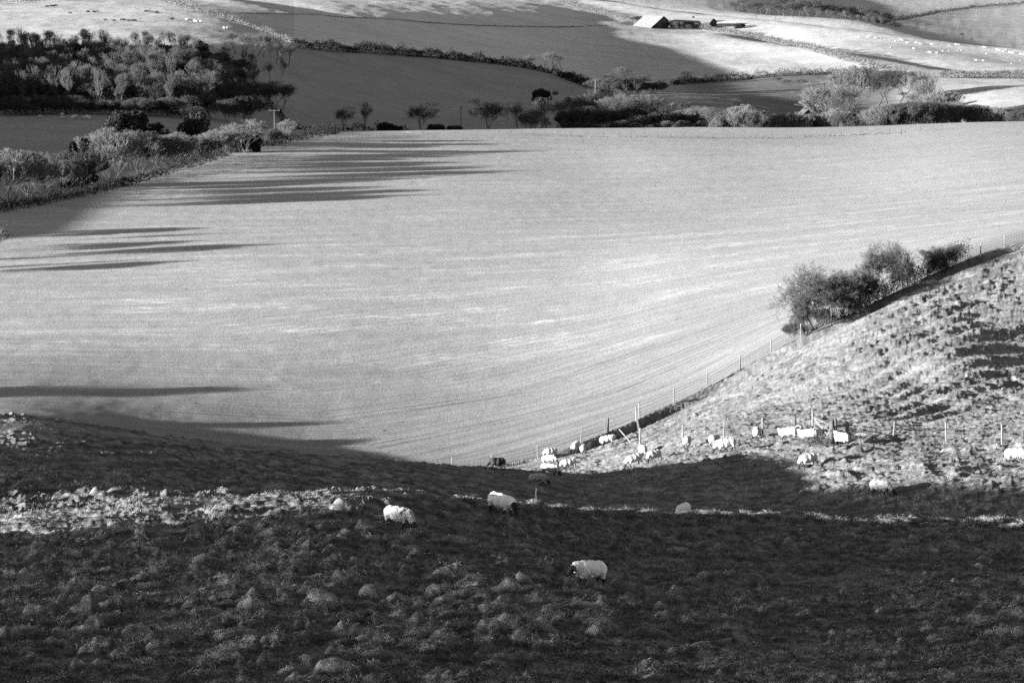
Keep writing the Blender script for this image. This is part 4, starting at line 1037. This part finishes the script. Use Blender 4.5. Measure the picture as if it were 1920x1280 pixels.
# fallen branches at the gate foot
root = tag(empty('brushwood', qa + Vector((-.6, .2, 0))), 'heap of dark branches at the foot of the gate', 'brushwood')
S = []
for i in range(130):
    a_ = rnd.uniform(0, 6.28); l_ = rnd.uniform(.4, 1.6); x_, y_ = rnd.gauss(0, .8), rnd.gauss(0, .35); z_ = rnd.uniform(.0, .45)
    S.append((x_, y_, z_, x_ + math.cos(a_) * l_, y_ + math.sin(a_) * l_ * .5, z_ + rnd.uniform(-.15, .3), .022, .008))
V, F = prisms(S); mesh_np('branches', V, F, [M_BUSH], False, root)
# far fence
PF = [(935, 252), (958, 252), (977, 252), (1000, 253), (1022, 253), (1046, 254), (1070, 255), (1095, 256), (1131, 256), (1161, 256), (1184, 257), (1209, 258), (1232, 258), (1257, 258), (1282, 259), (1310, 259), (1336, 260), (1364, 260), (1391, 260), (1419, 260), (1448, 259),
      (1477, 259), (1510, 258), (1557, 256), (1577, 255), (1613, 254), (1667, 250), (1690, 248), (1726, 246), (1766, 242)]
fence('far_fence', [hit(*q, 560, 900) for q in PF], [1.25] * len(PF), .075, 'distant post and wire fence along the top of the pale field', (.6, 1.0), 0, mats=[M_POSTD] * len(PF), wr=.008)
hedge('rough_grass_strip', [(840, 249), (935, 252), (1070, 256), (1257, 259), (1448, 261), (1613, 256), (1700, 249)], .28, .8, 'thin strip of rough grass at the foot of the distant field fence', M_HEDGE, 7, .16, y0=560, y1=900, seed=31, cat='grass strip', hvar=1)
hedge('fence_bank_grass', [(c, float(border_Y(c)) - .2) for c in (850, 950, 1060, 1130, 1200, 1300, 1400, 1500)], .3, .9, 'longer grass left standing along the foot of the field fence', M_DRYG, 60, .10, Ys=1, seed=32, cat='grass strip')

# ------------------------------------------------------------------ poles
def pole(px, py, hpx, label, arm=0, mat=M_POST, y0=400, Y=None, lean=0, r=.16):
    x, y, z = spot(px, py, Y, y0, 3500); h_ = hpx * y / FPX
    root = tag(empty('telegraph_pole', (x, y, z)), label, 'pole')
    V, F = tube([(0, 0, -.5, r), (lean * h_ * .5, 0, h_ * .5, r * .85), (lean * h_, 0, h_, r * .7)], 8); mesh_np('mast', V, F, [mat], True, root)
    if arm:
        V, F = box((-arm, 0, h_ - .25), (arm, 0, h_ - .25), .16); mesh_np('crossarm', V, F, [mat], False, root)
        for u in (-.9, 0, .9):
            V, F = tube([(arm * u, 0, h_ - .17, .05), (arm * u, 0, h_ + .1, .07), (arm * u, 0, h_ + .18, .03)], 6); mesh_np('insulator', V, F, [mat], False, root)
pole(515, 258, 52, 'telegraph pole with a cross arm behind the hedgerow', 1.4, M_POSTD, y0=400, r=.17)
pole(864, None, 56, 'dark bare telegraph pole among the valley trees', .35, M_POSTD, Y=850)
pole(1116, 182, 32, 'thin pole at the foot of the thicket on the hedge line', 0, y0=950)
pole(1596, 174, 44, 'leaning telegraph pole in front of the big rounded pale shrub', .4, y0=900, lean=.05)
pole(1710, 22, 18, 'tiny pole near the top edge on the far right hill', .6, y0=1900)
pole(1830, 38, 20, 'tiny pole on the far sunlit field at the top right', .6, y0=1700)
pole(1885, 66, 20, 'tiny pole on the dark strip at the right edge', .6, M_POSTD, y0=1650)

# ------------------------------------------------------------------ farm buildings
M_ROOF = flat_mat('roof_sheeting', .13, .15, .6, rough=.6)
M_ROOFD = flat_mat('tiled_roof', .045, .3, 1.2)
M_CLAD = flat_mat('timber_cladding', .05, .3, 1.0, stretch=(6, 6, .2))
M_CLADD = flat_mat('dark_cladding', .03, .3, 1.0, stretch=(6, 6, .2))
M_DARK = flat_mat('near_black', .02, .2, 1)  # near black, for wheels and some doors
def prism_part(name, V, F, mat, root):
    me = bpy.data.meshes.new(name); me.from_pydata([tuple(v) for v in V], [], F); me.materials.append(mat); me.update()
    o = bpy.data.objects.new(name, me); COL.objects.link(o); o.parent = root; return o
def slab(a, b, c, d, t_):
    """thick sheet through four corners"""
    P = [Vector(q) for q in (a, b, c, d)]; n = (P[1] - P[0]).cross(P[3] - P[0]).normalized() * t_
    V = [p for p in P] + [p + n for p in P]; F = [[3, 2, 1, 0], [4, 5, 6, 7], [0, 1, 5, 4], [1, 2, 6, 5], [2, 3, 7, 6], [3, 0, 4, 7]]
    return V, F
def barn(px, py, W_, L_, eave, ridge, rz, label, name='barn', wall=M_CLAD, roof=M_ROOF, y0=1200, Y=None, leanto=0, open_front=False, posts=0, s=1.0, cat='barn'):
    """gable faces -y before turning; W_ across the gable, L_ deep"""
    x, y, z = spot(px, py, Y, y0, 3500); root = tag(empty(name, (x, y, z - .3)), label, cat); root.rotation_euler = (0, 0, rz)
    w, l = W_ / 2, L_ / 2
    V = [(-w, -l, 0), (w, -l, 0), (w, -l, eave), (0, -l, ridge), (-w, -l, eave), (-w, l, 0), (w, l, 0), (w, l, eave), (0, l, ridge), (-w, l, eave)]
    F = [[0, 1, 2, 3, 4], [9, 8, 7, 6, 5], [1, 6, 7, 2], [0, 4, 9, 5]]
    prism_part('wall', V, F, wall, root)
    o = .35; k = (ridge - eave) / w
    for sg in (-1, 1):
        a = (sg * (w + o), -l - o, eave - k * o + .05); b = (0, -l - o, ridge + .05); c = (0, l + o, ridge + .05); d = (sg * (w + o), l + o, eave - k * o + .05)
        q = (a, b, c, d) if sg < 0 else (b, a, d, c)
        V, F = slab(*[q_ for q_ in q][::-1], .12) if False else slab(*q, .12)
        prism_part('roof', V, F, roof, root)
    if leanto:
        e2 = eave - k * leanto
        V, F = slab((-w - leanto - .4, -l - o, e2 - .1), (-w - o, -l - o, eave - k * o), (-w - o, l + o, eave - k * o), (-w - leanto - .4, l + o, e2 - .1), .12)
        prism_part('lean_to_roof', V, F, roof, root)
        V = [(-w - leanto * .35, -l + .3, 0), (-w - .02, -l + .3, 0), (-w - .02, -l + .3, eave - .2), (-w - leanto * .35, -l + .3, eave - k * leanto * .35 - .2)]
        V2, F = slab(*V, .15); prism_part('boarding', V2, F, M_CLADD, root)
        V2, F = slab((-w - leanto, l, 0), (-w, l, 0), (-w, l, eave - .2), (-w - leanto, l, e2 - .2), .15); prism_part('back_wall', V2, F, M_CLADD, root)
        for i in range(3):
            V, F = box((-w - leanto + .2, -l + i * (L_ / 3) + .2, 0), (-w - leanto + .2, -l + i * (L_ / 3) + .2, e2 - .15), .25); mesh_np('post', V, F, [M_POST], False, root)
    dw = W_ * .22
    V, F = slab((-dw, -l - .07, .1), (dw, -l - .07, .1), (dw, -l - .07, eave * .8), (-dw, -l - .07, eave * .8), -.06); prism_part('door', V, F, M_CLADD if wall is not M_CLADD else M_DARK, root)
    return root
barn(1226, 52, 9, 15, 4.6, 7.2, .8, 'large open sided barn with a bright lit sheet roof, leftmost of the farm', leanto=8, y0=1350)
barn(1300, 52, 11, 26, 3.8, 6.0, 1.1, 'dark gabled barn at the right end of the farm', wall=M_CLADD, y0=1350)
barn(1268, 46, 9, 22, 3.4, 5.6, 1.1, 'lower shed hidden behind shrubs in the middle of the farm', wall=M_CLADD, y0=1400)
barn(1176, 47, 7, 5, 1.6, 2.2, -.1, 'low dark lean shed left of the open sided barn', name='shed', wall=M_CLADD, roof=M_ROOFD, y0=1350, cat='shed')
for i, (px, py, h_) in enumerate(((1256, 54, 14), (1264, 55, 16), (1272, 56, 16), (1280, 56, 14), (1290, 57, 12), (1192, 42, 12), (1200, 40, 10))):
    put('R', px, py, h_, y0=1200, group='pale shrubs around the farm barns', label='pale shrub growing beside the farm barns', wide=1.2)
put('G', 1388, 53, 9, y0=1200, label='dark scrub by the parked trailer right of the barns', wide=1.6)
def trailer(px, py, L_, H_, label, name, cat, mat, y0):
    x, y, z = hit(px, py, y0, 3500); root = tag(empty(name, (x, y, z)), label, cat)
    V, F = box((-L_ / 2, 0, H_ * .6), (L_ / 2, 0, H_ * .6), H_ * .55, H_ * .9); mesh_np('body', V, F, [mat], False, root)
    for sx in (-.3, .3):
        V, F = tube([(L_ * sx, -H_ * .5, H_ * .22, H_ * .22), (L_ * sx, -H_ * .34, H_ * .22, H_ * .22)], 12); mesh_np('wheel', V, F, [M_DARK], False, root)
trailer(1387, 51, 4.5, 2.6, 'dark farm trailer parked right of the barns', 'farm_trailer', 'trailer', M_CLADD, 1250)
trailer(1408, 68 - 2, 3.0, 1.6, 'small pale trough beside the diagonal hedge', 'feed_trailer', 'trailer', M_ROOF, 1200)
# round bale
x, y, z = hit(1041, 178, 950, 1400)
root = tag(empty('round_bale', (x, y, z)), 'dark round bale lying on the grassy slope', 'bale')
V, F = tube([(-1.1, 0, .7, .05), (-1.1, 0, .7, .68), (1.1, 0, .7, .68), (1.1, 0, .7, .05)], 20); mesh_np('roll', V, F, [M_ROOFD], False, root)
V, F = tube([(-1.13, 0, .7, .05), (-1.13, 0, .7, .45), (-1.11, 0, .7, .45), (-1.11, 0, .7, .05)], 16); mesh_np('end_face', V, F, [M_ROOF], False, root)
# water trough by the field edge
x, y, z = hit(776, 250, 500, 900)
root = tag(empty('water_trough', (x, y, z)), 'white water trough at the far edge of the pale field', 'trough')
for n_, p_, q_, w_, d_ in (('side', (-2.2, -.45, .45), (2.2, -.45, .45), .7, .08), ('side', (-2.2, .45, .45), (2.2, .45, .45), .7, .08), ('end', (-2.15, -.4, .45), (-2.15, .4, .45), .7, .08), ('end', (2.15, -.4, .45), (2.15, .4, .45), .7, .08), ('base', (-2.1, 0, .2), (2.1, 0, .2), .1, .8)):
    V, F = box(p_, q_, d_ if n_ != 'base' else .8, w_ if n_ != 'base' else .1); mesh_np(n_, V, F, [M_ROOF], False, root)
# houses in the valley
barn(1428, None, 7, 9, 4.5, 8.6, .5, 'house roof with one pale slope showing above the field crest', name='house', wall=M_CLAD, roof=M_ROOFD, Y=875, cat='house')
barn(1556, None, 7, 12, 4.2, 7.4, .6, 'dark house roof low behind the crest, left of the white bird table', name='house', wall=M_CLAD, roof=M_ROOFD, Y=880, cat='house')
barn(1513, None, 4, 5, 8.5, 10.2, .2, 'small dark outbuilding between the two house roofs', name='outbuilding', wall=M_CLADD, roof=M_ROOFD, Y=905, cat='outbuilding')
barn(1786, 200, 3.6, 4, 1.9, 3.4, -.35, 'small dark hut on the sunlit grass at the right', name='hut', wall=M_CLADD, roof=M_ROOFD, y0=850, cat='hut')
barn(1828, 211, 10, 4, 2.2, 3.0, -.1, 'long low dark shed beside the small hut', name='shed', wall=M_CLADD, roof=M_ROOFD, y0=850, cat='shed')
for px, py in ((1629, 167), (1643, 139)):
    trailer(px, py, 2.6, 1.1, ('white trough in the small shaded paddock' if py > 150 else 'white object on the hedge bank beside the dark bushes'), 'white_trough', 'trough', M_ROOF, 950)
# small gate under the domed tree
a_, b_ = Vector(hit(424, 283, 400, 700)), Vector(hit(446, 279, 400, 700)); root = tag(empty('small_gate', a_), 'small wooden gate in the gap under the pale domed tree', 'gate'); d_ = b_ - a_
for hgt in (.35, .7, 1.05): V, F = box(Vector((0, -1.2, hgt)), d_ + Vector((0, -1.2, hgt)), .12, .05); mesh_np('rail', V, F, [M_POST], False, root)
for u in (0, 1): V, F = box(d_ * u + Vector((0, -1.2, -.2)), d_ * u + Vector((0, -1.2, 1.3)), .16); mesh_np('post', V, F, [M_POST], False, root)
# dead stem and thistles on the lip
x, y, z = hit(1011, 966, 95, 115)
S = []; P = [(0, 0, -.1), (-.02, 0, .25), (-.10, 0, .55), (-.14, 0, .85), (-.12, 0, 1.15)]
for i in range(4): S.append((*P[i], *P[i + 1], .011, .010))
V, F = prisms(S); o = mesh_np('dead_stem', V, F, [M_POST], True); o.location = (x, y, z); tag(o, 'thin pale bent stem rising from the grass lip', 'plant stem')
x, y, z = hit(1022, 968, 95, 115); S = []
for i in range(60):
    a = rnd.uniform(0, 6.28); h_ = rnd.uniform(.15, .5); x_ = rnd.gauss(0, .18); y_ = rnd.gauss(0, .1)
    S.append((x_, y_, 0, x_ + .2 * math.cos(a), y_ + .2 * math.sin(a), h_, .006, .003)); S.append((x_ + .2 * math.cos(a), y_ + .2 * math.sin(a), h_, x_ + .24 * math.cos(a), y_ + .2 * math.sin(a), h_ + .05, .016, .012))
V, F = prisms(S); o = mesh_np('thistle', V, F, [M_POST], True); o.location = (x, y, z); tag(o, 'small dry thistle clump right of the bent stem', 'thistle')
